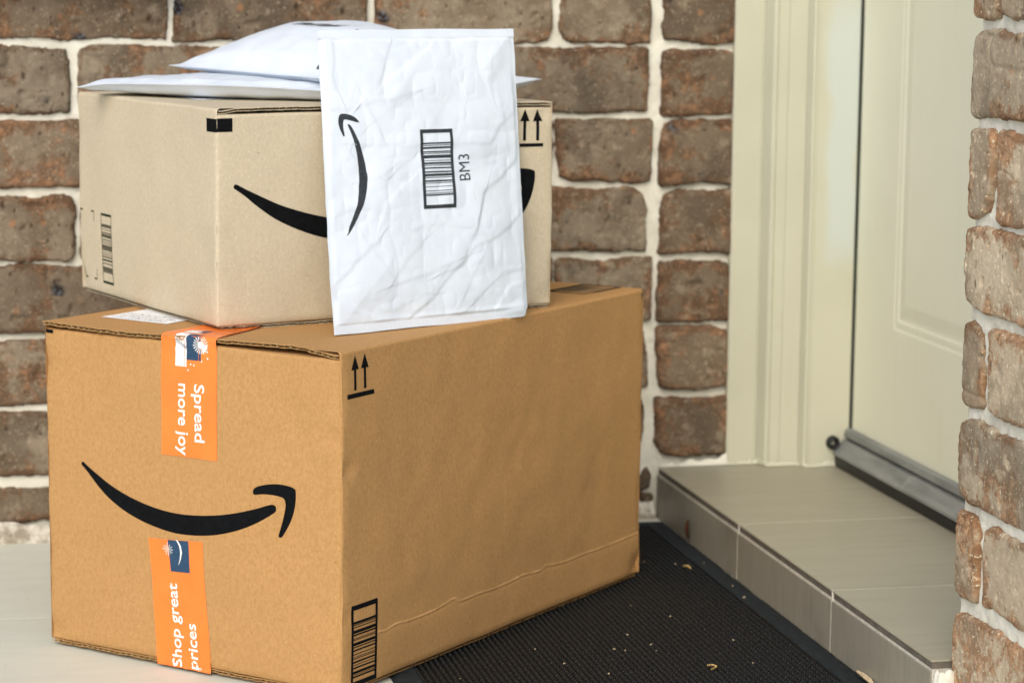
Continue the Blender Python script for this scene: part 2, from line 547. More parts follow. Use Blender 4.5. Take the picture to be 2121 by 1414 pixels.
# smeared mortar along the foot of the wall
nb = 400
U = np.linspace(-.12, .85, nb)
rows = []
for t in np.linspace(0, 1, 7):
    hgt = .022 + .003 * n2(U, 0 * U, 22, 5) + .0015 * n2(U, 0 * U, 80, 6)
    rows.append(np.stack([U, -.004 - .012 * np.sin(t * math.pi / 2 * .98) - .002 * n2(U, 0 * U + t, 60, 8), hgt * (1 - t)], -1))
FT = Build()
FT.grid(np.stack(rows, 1))
U = np.linspace(.858, .945, 80)
rows = []
for t in np.linspace(0, 1, 6):
    hgt = .0655 + np.abs(.004 + .004 * n2(U, 0 * U, 60, 15) + .002 * n2(U, 0 * U, 190, 16)) + .010 * sstep(.93, .945, U)
    rows.append(np.stack([U, 0 * U - .006 - .006 * t, hgt * (1 - t) + .0655 * t], -1))
MW.grid(np.stack(rows, 1))
FT.make('mortar_fillet', M_DIRTY, wall)
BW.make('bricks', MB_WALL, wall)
BS = Build()  # sill row added out of view above, to shade the top bricks
for q in range(9):
    xa = -.46 + q * .086
    brick(BS, (np.array([0, -.050, .0]), WF[1], WF[2], WF[3]), xa, .712, .038, .044, .004, 7000 + q)
    BS.box((xa - .038, -.044, .669), (xa + .038, .004, .755), rim=.3, rnd=.5, hue=.3)
BS.make('added_shade_sill', MB_WALL, wall)
MW.box((-1.5, .0085, 0), (.952, .11, 1.72))
MW.make('mortar', M_MORTAR, wall)

# side pillar: plane x = .871 facing -x, its edge at y = -.918
PX, PY, PZ = .8712, -.918, .6378
pil = empty('brick_pillar', (PX + .05, PY - .1, 0), 'close brick pillar in sharp focus at the right beside the doorway', 'pillar')
PF = (np.array([PX, PY, 0.]), np.array([0, -1., 0]), np.array([0, 0, 1.]), np.array([-1., 0, 0]))
FLIP[0] = False
BP, MP = Build(), Build()
for k in range(-13, 8):
    zc = PZ - .086 * k - .043
    if zc < -.02: continue
    rs = random.Random(k * 7 + 99)
    det = zc < .76
    st = .0010 if det else .008
    e0 = rs.uniform(-.003, .0035)
    if k % 2 == 0:
        spans = [(e0, .225), (.225, .345)]
    else:
        spans = [(e0, .0535 + rs.uniform(-.003, .002)), (.0535, .245), (.245, .345)]
    for q, (a, b) in enumerate(spans):
        g0 = 0 if q == 0 else .0040
        brick(BP, PF, (a + g0 + b - .0040) / 2, zc + rs.uniform(-.002, .002), (b - a - g0 - .0040) / 2, .0392 + rs.uniform(-.0018, .0008), st if (q < 2) else .008,
              5000 + k * 17 + q, deep=.095 if q == 0 else .014, hue=rs.uniform(0, .45) if not (q == 0 and k % 2) else .8, rr=rs.uniform(.004, .009))
mortar_sheet(MP, PF, .0075, .24, -.01, .76, .0013, -.0058, 1.1)
mortar_sheet(MP, PF, .24, .34, -.01, 1.75, .012, -.006, .5)
mortar_sheet(MP, PF, .0075, .24, .76, 1.75, .012, -.006, .5)
# the return of the mortar round the edge
v = np.linspace(-.01, 1.75, 1100)
cols = []
for t in (0, .0012, .003, .02, .11):
    cols.append(np.stack([PX + .0062 + t + 0 * v, PY - .0062 - .0014 * math.exp(-t / .002) + .0016 * n2(v, 0 * v + t, 60, 3) + .001 * n2(v, 0 * v + t, 240, 4), v], -1))
MP.grid(np.stack(cols, 0))
MP.box((PX + .0125, PY - .338, 0), (PX + .11, PY - .0095, 1.75))
# squeezed lump of mortar where the step dies into the pillar
th = np.linspace(0, math.pi, 26)[:, None]
phv = np.linspace(0, 2 * math.pi, 34)[None, :]
P = np.stack([np.sin(th) * np.cos(phv), np.sin(th) * np.sin(phv), np.cos(th) * np.ones_like(phv)], -1)
P = P * (1 + .22 * noise(P * 2.3, 4)[..., None] + .14 * noise(P * 7, 5)[..., None])
MP.grid(np.array([.866, -.922, .020]) + np.sign(P) * np.abs(P) ** .7 * np.array([.013, .011, .036]))
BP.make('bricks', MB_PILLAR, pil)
MP.make('mortar', M_MORTAR, pil)

# ---------------------------------------------------------------- door frame
fr = empty('door_frame', (1.0, -.02, .064), 'cream painted moulded timber door frame against the brick reveal', 'door frame')
def extrude_profile(pts, za, zb, nz=2, sub=1):
    pts = np.array(pts, float)
    z = np.linspace(za, zb, nz)
    P = np.zeros((len(pts), nz, 3))
    P[:, :, 0] = pts[:, 0][:, None]
    P[:, :, 1] = pts[:, 1][:, None]
    P[:, :, 2] = z[None, :]
    return P
ZB, ZT = .0655, 1.72
def prism(Bd, pts, za, zb):
    n = len(pts)
    pts = np.array(pts, float)
    v = np.concatenate([np.c_[pts, np.full(n, za)], np.c_[pts, np.full(n, zb)]])
    f = np.array([(i, (i + 1) % n, (i + 1) % n + n, i + n) for i in range(n)])
    Bd.add(v, f)
B = Build()
prism(B, [(.9445, .03), (.9445, -.004), (.9465, -.0062), (.9800, -.0062), (.9825, -.0055), (.9840, -.0055), (.9840, .03)], ZB, ZT)
bevel(B.make('architrave', M_FRAME, fr, False), .0006)
B = Build()
prism(B, [(.9840, .03), (.9840, -.007), (.9880, -.024), (.9905, -.0265), (.9930, -.0265), (.9945, -.0245), (1.0085, -.0245), (1.0085, .03)], ZB, ZT)
bevel(B.make('bead', M_FRAME, fr, False), .0010)
B = Build()
prism(B, [(1.0085, .03), (1.0085, -.0230), (1.0095, -.0238), (1.0330, -.0238), (1.0330, .03)], ZB, ZT)
bevel(B.make('stop', M_FRAME, fr, False), .0007)
B = Build()
prism(B, [(1.0330, .03), (1.0330, -.026), (1.0352, -.0385), (1.0375, -.0400), (1.0400, -.0385), (1.0450, -.0375), (1.0962, -.0355), (1.0975, -.033), (1.0975, .03)], ZB, ZT)
bevel(B.make('jamb', M_FRAME, fr, False), .0008)
B = Build()
B.box((1.0978, -.028, ZB), (1.16, .03, ZT))
B.make('rebate', M_DARKGAP, fr, False)
# lumpy filler along the foot of the frame
B = Build()
U = np.linspace(.945, 1.092, 150)
yf = np.interp(U, [.945, .984, .989, 1.008, 1.033, 1.037, 1.092], [-.0075, -.0075, -.027, -.0265, -.0255, -.040, -.038])
rows = []
for t in np.linspace(0, 1, 6):
    hg = .0040 + .0028 * n2(U, 0 * U, 70, 2) + .002 * n2(U, 0 * U, 200, 3)
    rows.append(np.stack([U, yf - .0035 * np.sin(t * 1.5), .0648 + hg * np.cos(t * 1.5)], -1))
B.grid(np.stack(rows, 1))
B.make('filler', M_FRAME, fr)

# ---------------------------------------------------------------- door
DX = 1.1
door = empty('front_door', (DX + .02, -.045, .07), 'cream panelled front door in the recess behind the brick pillar', 'door')
def uniq(*parts): return np.unique(np.concatenate(parts).round(6))
yy = uniq(np.linspace(-.0385, -.88, 60), np.linspace(-.150, -.215, 60))
zz = uniq(np.linspace(.0885, 1.70, 60), np.linspace(.235, .31, 60))
Y, Z = np.meshgrid(yy, zz, indexing='ij')
m_ = np.minimum(-.168 - Y, Z - .2555)
m_ = np.minimum(m_, np.minimum(Y + .75, 1.35 - Z))
h = np.interp(m_, [-1, 0, .003, .006, .011, .014, .018, .030, .034, 1], [0, 0, -.0009, -.0007, -.0007, -.0018, -.0018, -.0004, 0, 0])
h = h + .0003 * n2(Y, Z, 9, 3)
P = np.stack([DX - h, Y, Z], -1)
B = Build()
B.grid(P, flip=True)
B.box((DX + .009, -.88, .0885), (DX + .04, -.0385, 1.70))
y0 = -.0385
B.add([(DX, y0, .0885), (DX + .04, y0, .0885), (DX + .04, y0, 1.70), (DX, y0, 1.70)], np.array([(0, 3, 2, 1)]))
B.make('door_leaf', M_DOOR, door)
# aluminium draught strip, a profile running along the foot of the door
prof = [(1.0993, .1115), (1.0945, .1130), (1.0905, .1105), (1.0885, .1035), (1.0945, .1022), (1.0945, .0990), (1.0870, .0978), (1.0800, .0880), (1.0752, .0835), (1.0745, .0805), (1.0760, .0792), (1.0900, .0792), (1.0993, .0792)]
yv = np.linspace(-.0395, -.88, 40)
P = np.zeros((len(prof), len(yv), 3))
for i, (x, z) in enumerate(prof):
    P[i, :, 0] = x
    P[i, :, 1] = yv
    P[i, :, 2] = z
B = Build()
B.grid(P, flip=False)
seal = B.make('draught_strip', M_ALU, door, False)
n = len(prof)
capv = [(x, -.0395, z) for x, z in prof]
mesh('strip_end', capv, [tuple(range(n))], M_ALU, seal, False)
B = Build()
B.box((1.0768, -.88, .0650), (1.096, -.0385, .0789))
bevel(B.make('rubber_sweep', M_SEAL_RUBBER, seal, False), .002)
# round rubber end bulb with its hollow, looking towards the camera
B = Build()
a = np.linspace(0, 2 * math.pi, 33)
b = np.linspace(0, 2 * math.pi, 17)
A_, B_ = np.meshgrid(a, b, indexing='ij')
R_, r_ = .0060, .0030
P = np.stack([1.0745 + (R_ + r_ * np.cos(B_)) * np.cos(A_), -.0375 + .007 * np.sin(B_), .0945 + (R_ + r_ * np.cos(B_)) * np.sin(A_)], -1)
B.grid(P)
ring = B.make('end_bulb', M_SEAL_RUBBER, seal)
# hollow is closed behind by a dusty grey web
a = np.linspace(0, 2 * math.pi, 25)[:-1]
mesh('bulb_web', [(1.0745 + .0036 * math.cos(t), -.0345, .0945 + .0036 * math.sin(t)) for t in a], [tuple(range(24))], M_ALU, seal, False)

# ---------------------------------------------------------------- step
SX, SZ = .855, .0644
step = empty('tiled_step', (SX + .1, -.45, 0), 'low grey tiled doorstep between the black mat and the cream door', 'step')
joints = [-.006, -.340, -.650, -.915]
B, E, R = Build(), Build(), Build()
for j in range(3):
    ya, yb = joints[j] - .0012, joints[j + 1] + .0012
    B.box((SX, yb, SZ - .0022), (1.10 - .0012, ya, SZ))
    R.box((SX - .0008, yb, .0), (SX + .0004, ya, SZ - .0104))
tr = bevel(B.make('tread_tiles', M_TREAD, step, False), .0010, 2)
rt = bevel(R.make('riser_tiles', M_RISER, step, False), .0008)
for j in range(3):
    ya, yb = joints[j] - .002, joints[j + 1] + .002
    E.box((SX + .0010, yb, SZ - .0082), (SX + .02, ya, SZ - .0023))
E.make('tile_edge', M_TILE_EDGE, step, False)
G = Build()
G.box((SX + .0006, -.914, 0.0), (SX + .02, -.004, SZ - .0083))
G.box((SX + .0202, -.914, 0), (1.0990, -.004, SZ - .0024))
for j in (1, 2):
    G.box((SX + .0204, joints[j] - .0012, SZ - .0024), (1.098, joints[j] + .0012, SZ - .0009))
    G.box((SX - .0002, joints[j] - .0012, .0), (SX + .0203, joints[j] + .0012, SZ - .0011))
G.box((1.0992, -.914, 0), (1.16, -.004, SZ - .0012))
G.make('grout', M_GROUT, step, False)

# ---------------------------------------------------------------- doormat
mat_o = empty('doormat', (.63, -.4, 0), 'black ribbed rubber doormat under the corner of the big carton', 'mat')
X0, X1, Y0, Y1 = .402, .853, -.792, -.036
bx = .027
pit = .0062
x = np.arange(X0 + bx, X1 - bx, pit / 6)
y = np.arange(Y0 + bx, Y1 - bx, .0013)
XX, YY = np.meshgrid(x, y, indexing='ij')
ph = (XX - X0) / pit
rib = np.abs(np.sin(ph * math.pi)) ** .8
row = np.floor(ph)
tooth = np.abs(np.sin(YY / .0072 * math.pi + row * math.pi * .5)) ** .8
H = -.0008 + rib * (.0020 + .0042 * tooth) + .0004 * n2(XX, YY, 120, 8)
B = Build()
B.grid(np.stack([XX, YY, H], -1))
B.make('ribbed_field', M_RUBBER, mat_o)
B = Build()
def ramp_strip(p0, p1, q0, q1, nn=60):
    """border from the outer edge p0-p1 to the inner edge q0-q1"""
    t = np.linspace(0, 1, nn)[:, None]
    p0, p1, q0, q1 = map(np.array, (p0, p1, q0, q1))
    a_, b_ = p0 * (1 - t) + p1 * t, q0 * (1 - t) + q1 * t
    rows = []
    for s, z in ((0, .0003), (.03, .0014), (.35, .0034), (.9, .0046), (1, .0038), (1.0, .0012)):
        p = a_ * (1 - s) + b_ * s
        rows.append(np.concatenate([p, np.full((nn, 1), z) + .0004 * n2(p[:, :1], p[:, 1:], 40, 5)], 1))
    B.grid(np.stack(rows, 1))
xi0, xi1, yi0, yi1 = X0 + bx, X1 - bx, Y0 + bx, Y1 - bx
ramp_strip((X1, Y0), (X1, Y1), (xi1, yi0), (xi1, yi1))
ramp_strip((X0, Y0), (X1, Y0), (xi0, yi0), (xi1, yi0))
ramp_strip((X0, Y1), (X0, Y0), (xi0, yi1), (xi0, yi0))
ramp_strip((X1, Y1), (X0, Y1), (xi1, yi1), (xi0, yi1))
B.make('border', M_RUBBER_EDGE, mat_o)

# ================================================================== flat artwork helpers
def text2d(s, bold=0.0):
    cu = bpy.data.curves.new('lettering', 'FONT')
    cu.body = s
    cu.offset = bold
    cu.resolution_u = 4
    o = bpy.data.objects.new('lettering_tmp', cu)
    COL.objects.link(o)
    dg = C.evaluated_depsgraph_get()
    me = bpy.data.meshes.new_from_object(o.evaluated_get(dg))
    v = np.array([q.co[:2] for q in me.vertices])
    f = [list(p.vertices) for p in me.polygons]
    bpy.data.objects.remove(o)
    bpy.data.curves.remove(cu)
    bpy.data.meshes.remove(me)
    return v, f

class Art:
    """flat shapes in face coordinates"""
    def __init__(s): s.bm = bmesh.new()
    def poly(s, pts):
        vs = [s.bm.verts.new((p[0], p[1], 0)) for p in pts]
        s.bm.faces.new(vs)
        return s
    def rect(s, a, b, c, d): return s.poly([(a, b), (c, b), (c, d), (a, d)])
    def mesh2d(s, v, f):
        vs = [s.bm.verts.new((p[0], p[1], 0)) for p in v]
        for q in f:
            try: s.bm.faces.new([vs[i] for i in q])
            except ValueError: pass
        return s
    def text(s, txt, org, dx, height, length=None, bold=0.0):
        """org: baseline start; dx: unit reading direction; height: of a capital"""
        v, f = text2d(txt, bold)
        cap, _ = text2d('H', bold)
        sc = height / (cap[:, 1].max() - cap[:, 1].min())
        sx = sc if length is None else length / (v[:, 0].max() - v[:, 0].min())
        dx = np.array(dx, float)
        dy = np.array([-dx[1], dx[0]])
        if FACE_MIRROR[0]: dy = -dy
        q = np.array(org) + (v[:, :1] - v[:, 0].min()) * sx * dx + v[:, 1:] * sc * dy
        return s.mesh2d(q, f)
    def done(s, name, fn, mat, parent, maxlen=.006):
        bm = s.bm
        bmesh.ops.triangulate(bm, faces=bm.faces[:])
        for _ in range(7):
            es = [e for e in bm.edges if e.calc_length() > maxlen]
            if not es: break
            bmesh.ops.subdivide_edges(bm, edges=es, cuts=1, use_grid_fill=False)
            bmesh.ops.triangulate(bm, faces=[f for f in bm.faces if len(f.verts) > 3])
        bm.verts.index_update()
        uv = np.array([v.co[:2] for v in bm.verts])
        fs = np.array([[v.index for v in f.verts] for f in bm.faces])
        bm.free()
        P = fn(uv[:, 0], uv[:, 1])
        o = mesh(name, P, fs, mat, parent, True)
        return o
FACE_MIRROR = [False]

def smooth_closed(pts, n=4):
    """Catmull-Rom through a closed outline"""
    p = np.array(pts, float)
    N = len(p)
    out = []
    for i in range(N):
        a, b, c, d = p[i - 1], p[i], p[(i + 1) % N], p[(i + 2) % N]
        for k in range(n):
            t = k / n
            out.append(.5 * (2 * b + (c - a) * t + (2 * a - 5 * b + 4 * c - d) * t * t + (3 * b - 3 * c + d - a) * t ** 3))
    return np.array(out)

SMILE = np.array([[48.7, 191.3], [56.2, 187.0], [70.2, 179.4], [86.4, 171.3], [107.1, 163.7], [130.0, 157.8], [152.7, 154.4], [175.3, 153.4], [197.6, 154.8], [219.8, 157.7], [241.7, 162.6], [263.5, 169.3], [276.4, 174.0], [282.9, 175.7], [286.5, 174.4], [287.1, 171.0], [283.9, 167.4], [269.9, 158.7], [252.5, 149.8], [232.8, 142.5], [210.8, 137.0], [188.5, 134.1], [166.0, 133.7], [143.4, 136.5], [120.6, 141.4], [99.9, 149.2], [81.5, 159.4], [67.6, 170.0], [56.1, 180.6], [49.1, 186.2], [46.8, 188.5]]) / 1000
HEAD = np.array([[260.3, 186.0], [261.9, 189.0], [267.9, 192.0], [278.7, 194.8], [290.4, 196.2], [302.1, 195.5], [308.4, 193.8], [310.1, 191.2], [309.7, 182.8], [307.3, 172.1], [303.0, 161.1], [297.7, 151.7], [293.8, 145.9], [291.3, 144.9], [289.8, 146.3], [291.3, 151.7], [294.5, 161.7], [297.3, 172.6], [297.8, 178.7], [296.1, 182.9], [291.4, 184.4], [282.9, 185.0], [272.2, 184.6], [262.5, 182.9], [260.5, 183.9]]) / 1000

def barcode(art, u0, u1, v0, v1, fr_u, fr_v, bars, quiet):
    """framed ladder barcode: bars listed as (start, end) 0..1 going down"""
    art.rect(u0, v0, u0 + fr_u, v1)
    art.rect(u1 - fr_u, v0, u1, v1)
    art.rect(u0 + fr_u, v1 - fr_v, u1 - fr_u, v1)
    art.rect(u0 + fr_u, v0, u1 - fr_u, v0 + fr_v)
    for a, b in bars:
        art.rect(u0 + fr_u, v1 - (v1 - v0) * b, u1 - fr_u, v1 - (v1 - v0) * a)

# ================================================================== CARTONS
DENTS = {(1, 'R'): [(.572, .012, .0040, .016), (.006, .075, .0022, .012), (.31, .20, .0016, .045), (.47, .115, .0014, .03), (.010, .215, .0026, .010)],
         (1, 'L'): [(.006, .012, .0035, .014), (.352, .020, .0022, .012), (.30, .25, .0012, .04), (.004, .285, .0024, .012), (.353, .245, .0026, .009)],
         (2, 'R'): [(.376, .205, .0030, .012), (.376, .010, .0028, .012), (.20, .05, .0012, .03)],
         (2, 'L'): [(.005, .010, .0028, .014), (.26, .16, .0010, .04)]}
class Carton:
    def __init__(s, n, ang, wd, ln, ht, zb, zt_drop_L, zt_drop_R, seed):
        s.n = np.array([n[0], n[1]])
        s.R = np.array([math.cos(ang), math.sin(ang)])
        s.L = np.array([-math.sin(ang), math.cos(ang)])
        s.w, s.l, s.h, s.zb = wd, ln, ht, zb
        s.dL, s.dR = zt_drop_L, zt_drop_R       # how far each wall stops below the lid's top
        s.seed = seed
        s.crease = None
        s.bow = .0022
    def xyz(s, a, b, z):
        """a along R, b along L"""
        xy = s.n + np.asarray(a)[..., None] * s.R + np.asarray(b)[..., None] * s.L
        return np.concatenate([xy, (np.asarray(z) + s.zb)[..., None]], -1)
    def warp(s, P):
        q = P + np.array([s.seed * 3.1, s.seed * 1.7, 0])
        out = P.copy()
        for k in range(2):
            out[..., k] += .0011 * noise(q * 9, 10 + k) + .0005 * noise(q * np.array([34, 34, 30]), 20 + k)
        out[..., 2] += .0006 * noise(q * 11, 33)
        return out
    def worn(s, u, v):
        vc = np.interp(u, s.crease[0], s.crease[1], left=-1, right=s.crease[1][-1])
        d = v - vc + .0006 * n2(u, v, 300, 3)
        return np.exp(-(d / .0011) ** 2) * (.45 + .55 * sstep(-.5, .4, n2(u, 0 * u, 60, 8)))
    def bulge(s, face, u, v):
        wd = s.w if face == 'L' else s.l
        e = np.minimum(np.minimum(u, wd - u), np.minimum(v, s.h - v))
        k = sstep(0, .05, e)
        cu, cv = u / wd, v / s.h
        b = s.bow * np.clip(np.sin(np.clip(cu, 0, 1) * math.pi), 0, 1) * np.clip(np.sin(np.clip(cv, 0, 1) * math.pi), 0, 1)
        b = b + k * (.0007 * n2(u, v, 14, s.seed + (1 if face == 'L' else 2)) + .00035 * n2(u, v, 40, s.seed + 5))
        for du, dv, da, dr in DENTS.get((s.seed, face), ()):
            q = ((u - du) ** 2 + ((v - dv) * 1.3) ** 2) / dr ** 2
            b = b - da * np.exp(-q) * (1 + .5 * n2(u, v, 60, s.seed + 12))
        # crumpled vertical edges
        ed = np.minimum(u, wd - u)
        b = b - np.exp(-(ed / .006) ** 2) * (.0010 * (1 + 1.4 * n2(v, 0 * v, 28, s.seed + 9)) + .0009 * n2(v, 0 * v, 110, s.seed + 8))
        if s.crease is not None and face == 'R':
            cu_, cv_ = s.crease
            vc = np.interp(u, cu_, cv_, left=-1, right=cv_[-1])
            d = v - vc
            b = b + .0005 * np.exp(-(d / .0009) ** 2) - .0004 * np.exp(-((d + .0022) / .0020) ** 2)
        return b
    def face(s, face, u, v, off=0.0):
        """L: u runs left to right, ending at the near corner; R: u runs from the near corner"""
        u, v = np.broadcast_arrays(np.asarray(u, float), np.asarray(v, float))
        rc = .0035
        wd = s.w if face == 'L' else s.l
        e = np.minimum(u, wd - u)
        ins = np.where(e < rc, rc - np.sqrt(np.maximum(0, rc * rc - (rc - e) ** 2)), 0)
        dn = -ins + s.bulge(face, u, v) + off
        if face == 'L': P = s.xyz(-dn, s.w - u, v)
        else: P = s.xyz(u, -dn, v)
        return s.warp(P)

    def body(s, name, mat, parent):
        B = Build()
        rc = .0035
        e0 = .29 * rc
        def uline(wd, st):
            c = np.arange(.004, wd - .004, st)
            return uniq(np.array([e0, .0015, .0022, .003]), c, wd - np.array([e0, .0015, .0022, .003]))
        for fc in ('L', 'R'):
            wd = s.w if fc == 'L' else s.l
            drop = s.dL if fc == 'L' else s.dR
            top = s.h - drop
            u = uline(wd, .006)
            v = uniq(np.array([.0064]), np.arange(.012, top - .004, .006), top - np.array([.004, .003]))
            if s.crease is not None and fc == 'R':
                v = uniq(v, np.arange(.046, .060, .0006))
                u = uline(wd, .004)
            v = v[v >= 0]
            U, V = np.meshgrid(u, v, indexing='ij')
            P = s.face(fc, U, V)
            # fold the top over: quarter round then flat under / into the lid
            extra = []
            for t in np.linspace(.15, 1, 7):
                a = t * math.pi / 2
                dn, dz = -.003 * (1 - math.cos(a)), .003 * math.sin(a)
                extra.append((dn, dz))
            extra.append((-.05, .003))
            cols = [P]
            for dn, dz in extra:
                cols.append(s.face(fc, u, np.full_like(u, top - .003 + dz), dn)[:, None, :])
            P = np.concatenate(cols, 1)
            # bottom: small round under
            bots = []
            for dn, dz in ((-.06, 0.0), (-.003, 0.0), (-.001, .0008)):
                q = s.face(fc, u, np.zeros_like(u), dn)
                q[:, 2] = s.zb + .004 + dz
                bots.append(q[:, None, :])
            P = np.concatenate(bots + [P], 1)
            if s.crease is not None and fc == 'R':
                W_ = np.concatenate([np.zeros((len(u), 3)), s.worn(U, V), np.zeros((len(u), len(extra)))], 1)
                B.grid(P, worn=W_, fl=np.broadcast_to(u[:, None], P.shape[:2]))
            else:
                B.grid(P, worn=0.0, fl=np.broadcast_to(u[:, None], P.shape[:2]))
            # opposite wall, plain
        a = np.linspace(.0013, s.l - .0013, 30)
        Zs = np.linspace(.004, s.h - s.dR, 20)
        A_, Z_ = np.meshgrid(a, Zs, indexing='ij')
        B.grid(s.warp(s.xyz(A_, np.full_like(A_, s.w - .0010), Z_)), flip=True, worn=0.0, fl=0.0)
        b = np.linspace(.0013, s.w - .0013, 30)
        Zs = np.linspace(.004, s.h - s.dL, 20)
        A_, Z_ = np.meshgrid(b, Zs, indexing='ij')
        B.grid(s.warp(s.xyz(np.full_like(A_, s.l - .0010), A_, Z_)), flip=False, worn=0.0, fl=0.0)
        return B.make(name, mat, parent)

    def sheet(s, name, mat, parent, ends, a0, a1, b0, b1, zf, th, rag, seed, fold=None, inner=None):
        """corrugated board lying flat: a along the flutes' cross direction. ends: open corrugated ends ('a0','a1').
        zf(a,b) gives the top height; a follows R when ends lie on the L face, else L"""
        B = Build()
        na, nb = int((a1 - a0) / .006) + 2, int((b1 - b0) / .005) + 2
        A_ = np.linspace(0, 1, na)[:, None] * np.ones((1, nb))
        Bv = np.linspace(b0, b1, nb)[None, :] * np.ones((na, 1))
        edge = rag * (n2(Bv, 0 * Bv, 18, seed) + .5 * n2(Bv, 0 * Bv, 90, seed + 1) + .3 * n2(Bv, 0 * Bv, 300, seed + 2))
        Aa = a0 + edge * (1 - A_) ** 8 + A_ * (a1 - a0)
        def pos(a, b, z):
            return s.warp(s.xyz(a, b, z) if s.dL > s.dR else s.xyz(b, a, z))
        lt = .0007
        def zrel(a, b): return zf(a, b)
        fl = s.dL <= s.dR
        for zo, tp in ((0, True), (-th + lt, False)):
            wig = 0.0005 * n2(Bv, 0 * Bv, 160, seed + 4) * (1 - A_) ** 6
            # each liner frays a little differently at the open end
            fray = (0.0 if tp else .0012) * (1 - A_) ** 10 + .0008 * n2(Bv, 0 * Bv, 420, seed + (7 if tp else 8)) * (1 - A_) ** 10
            Zt = zrel(Aa, Bv) + zo + wig
            top = pos(Aa + fray, Bv, Zt)
            bot = pos(Aa + fray, Bv, Zt - lt)
            if fold is not None and tp:
                pass
            B.grid(top, flip=fl)
            B.grid(bot, flip=not fl)
            B.grid(np.stack([top[0], bot[0]], 0), flip=not fl)
            B.grid(np.stack([top[:, 0], bot[:, 0]], 0), flip=fl)
            B.grid(np.stack([top[:, -1], bot[:, -1]], 0), flip=not fl)
        o = B.make(name, mat, parent)
        # fluted core showing at the open end
        F = Build()
        bb = np.arange(b0 + .001, b1 - .001, .0008)
        ph = bb / .0075 * 2 * math.pi
        am = (th - 2 * lt) / 2
        e = rag * (n2(bb, 0 * bb, 18, seed) + .5 * n2(bb, 0 * bb, 90, seed + 1) + .3 * n2(bb, 0 * bb, 300, seed + 2))
        Zc = zrel(a0 + e, bb) - th / 2 + am * .95 * np.sin(ph) * (1 + .2 * n2(bb, 0 * bb, 70, seed + 6))
        rows = []
        for d in (.0003, .004, .016):
            rows.append(pos(a0 + e + d + .0006 * n2(bb, 0 * bb, 300, seed + 9), bb, Zc))
        F.grid(np.stack(rows, 0))
        f2 = F.make('flute_core', M_KRAFT_IN, o)
        return o

# ---------------------------------------------------------------- the big carton
big = Carton((.34375, -.72995), .79815, .36163, .57849, .3268, .0035, .0070, 0.0, 1)
cr = np.array([[59.4, 50.7], [72.1, 49.1], [89.9, 52.1], [117.1, 50.4], [154.1, 51.2], [175, 53.5], [188.9, 56.2], [195, 54.5], [201.8, 50.8], [237.8, 51.3], [271.3, 49.8], [298.6, 50.6], [322.8, 53.1], [340, 51.6], [358.3, 50.7], [372.6, 54.4], [380, 52.0], [412.9, 50.2], [450.4, 50.6], [488.8, 50.0], [528.1, 50.3], [580.6, 50.4]]) / 1000
big.crease = (cr[:, 0], cr[:, 1])
bigr = empty('cardboard_box', (*(big.n + .5 * big.R * big.l + .5 * big.L * big.w), 0), 'big brown cardboard carton with orange tape at the bottom of the pile', 'box')
big.body('body', M_KRAFT, bigr)
H1 = big.h
def zflapA(a, b):    # far flap: its free end rides up and wavers
    k = np.exp(-np.clip(a, 0, 1) / .05)
    return H1 + k * (.0019 * n2(b, 0 * b, 16, 71) + .0016 * sstep(.30, .36, b) - .0014 * sstep(.26, .20, b)) - .0005
def zflapB(a, b):
    k = np.exp(-np.clip(a, 0, 1) / .06)
    return H1 + k * (.0005 * n2(b, 0 * b, 14, 77) + .0022 * np.sin(np.clip(b / .15, 0, 1) * math.pi)) - .0004 - .0030 * sstep(.05, .004, b) * k
hw = big.w / 2
big.sheet('lid_flap', M_KRAFT, bigr, 'a0', -.0015, big.l - .001, hw + .0006, big.w - .0005, zflapA, .0040, .0024, 41)
big.sheet('lid_flap', M_KRAFT, bigr, 'a0', .0005, big.l - .001, .0026, hw - .0006, zflapB, .0036, .0020, 51)
zb_ = lambda a, b: 0 * a + .0040 + .0003 * n2(b, 0 * b, 20, 5)
big.sheet('base_flap', M_KRAFT, bigr, 'a0', .0008, big.l - .004, hw + .001, big.w - .003, zb_, .0036, .0009, 61)
big.sheet('base_flap', M_KRAFT, bigr, 'a0', .0012, big.l - .004, .004, hw - .001, zb_, .0036, .0009, 66)

fL = lambda o: (lambda u, v: big.face('L', u, v, o))
fR = lambda o: (lambda u, v: big.face('R', u, v, o))
INK = .00022
a = Art()
a.poly(smooth_closed(SMILE, 3))
a.poly(smooth_closed(HEAD, 3))
a.done('smile_mark', fL(INK), M_INK, bigr)

def up_arrows(art, c1, c2, tip, hb, sh, hwid, sw, bar0, bar1, bz0, bz1):
    for c in (c1, c2):
        art.poly([(c, tip), (c - hwid, hb), (c - sw, hb), (c - sw, sh), (c + sw, sh), (c + sw, hb), (c + hwid, hb)])
    art.rect(bar0, bz0, bar1, bz1)
a = Art()
up_arrows(a, .0224, .0382, .3218, .3082, .2889, .0062, .00185, .0096, .0523, .2818, .2862)
a.done('up_arrow_mark', fR(INK), M_INK, bigr)
BARS1 = [(.20, .232), (.238, .248), (.264, .276), (.306, .346), (.356, .376), (.404, .413), (.422, .432), (.460, .497), (.509, .523), (.546, .566), (.600, .611), (.636, .644), (.654, .664), (.690, .712), (.732, .741), (.762, .782), (.812, .845), (.855, .862), (.872, .893)]
def wobble_bar(art, *k): barcode(art, *k)
a = Art()
barcode(a, .0162, .0582, .0055, .0846, .0036, .0048, BARS1, 0)
a.done('barcode', fR(INK), M_INK, bigr)
a = Art()
a.rect(.0011, .3155, .0125, .3192)
a.done('corner_mark', fL(INK), M_INK, bigr, .001)
a = Art()
a.rect(.5715, .3165, .5779, .3225)
a.done('corner_mark', fR(INK), M_INK, bigr)

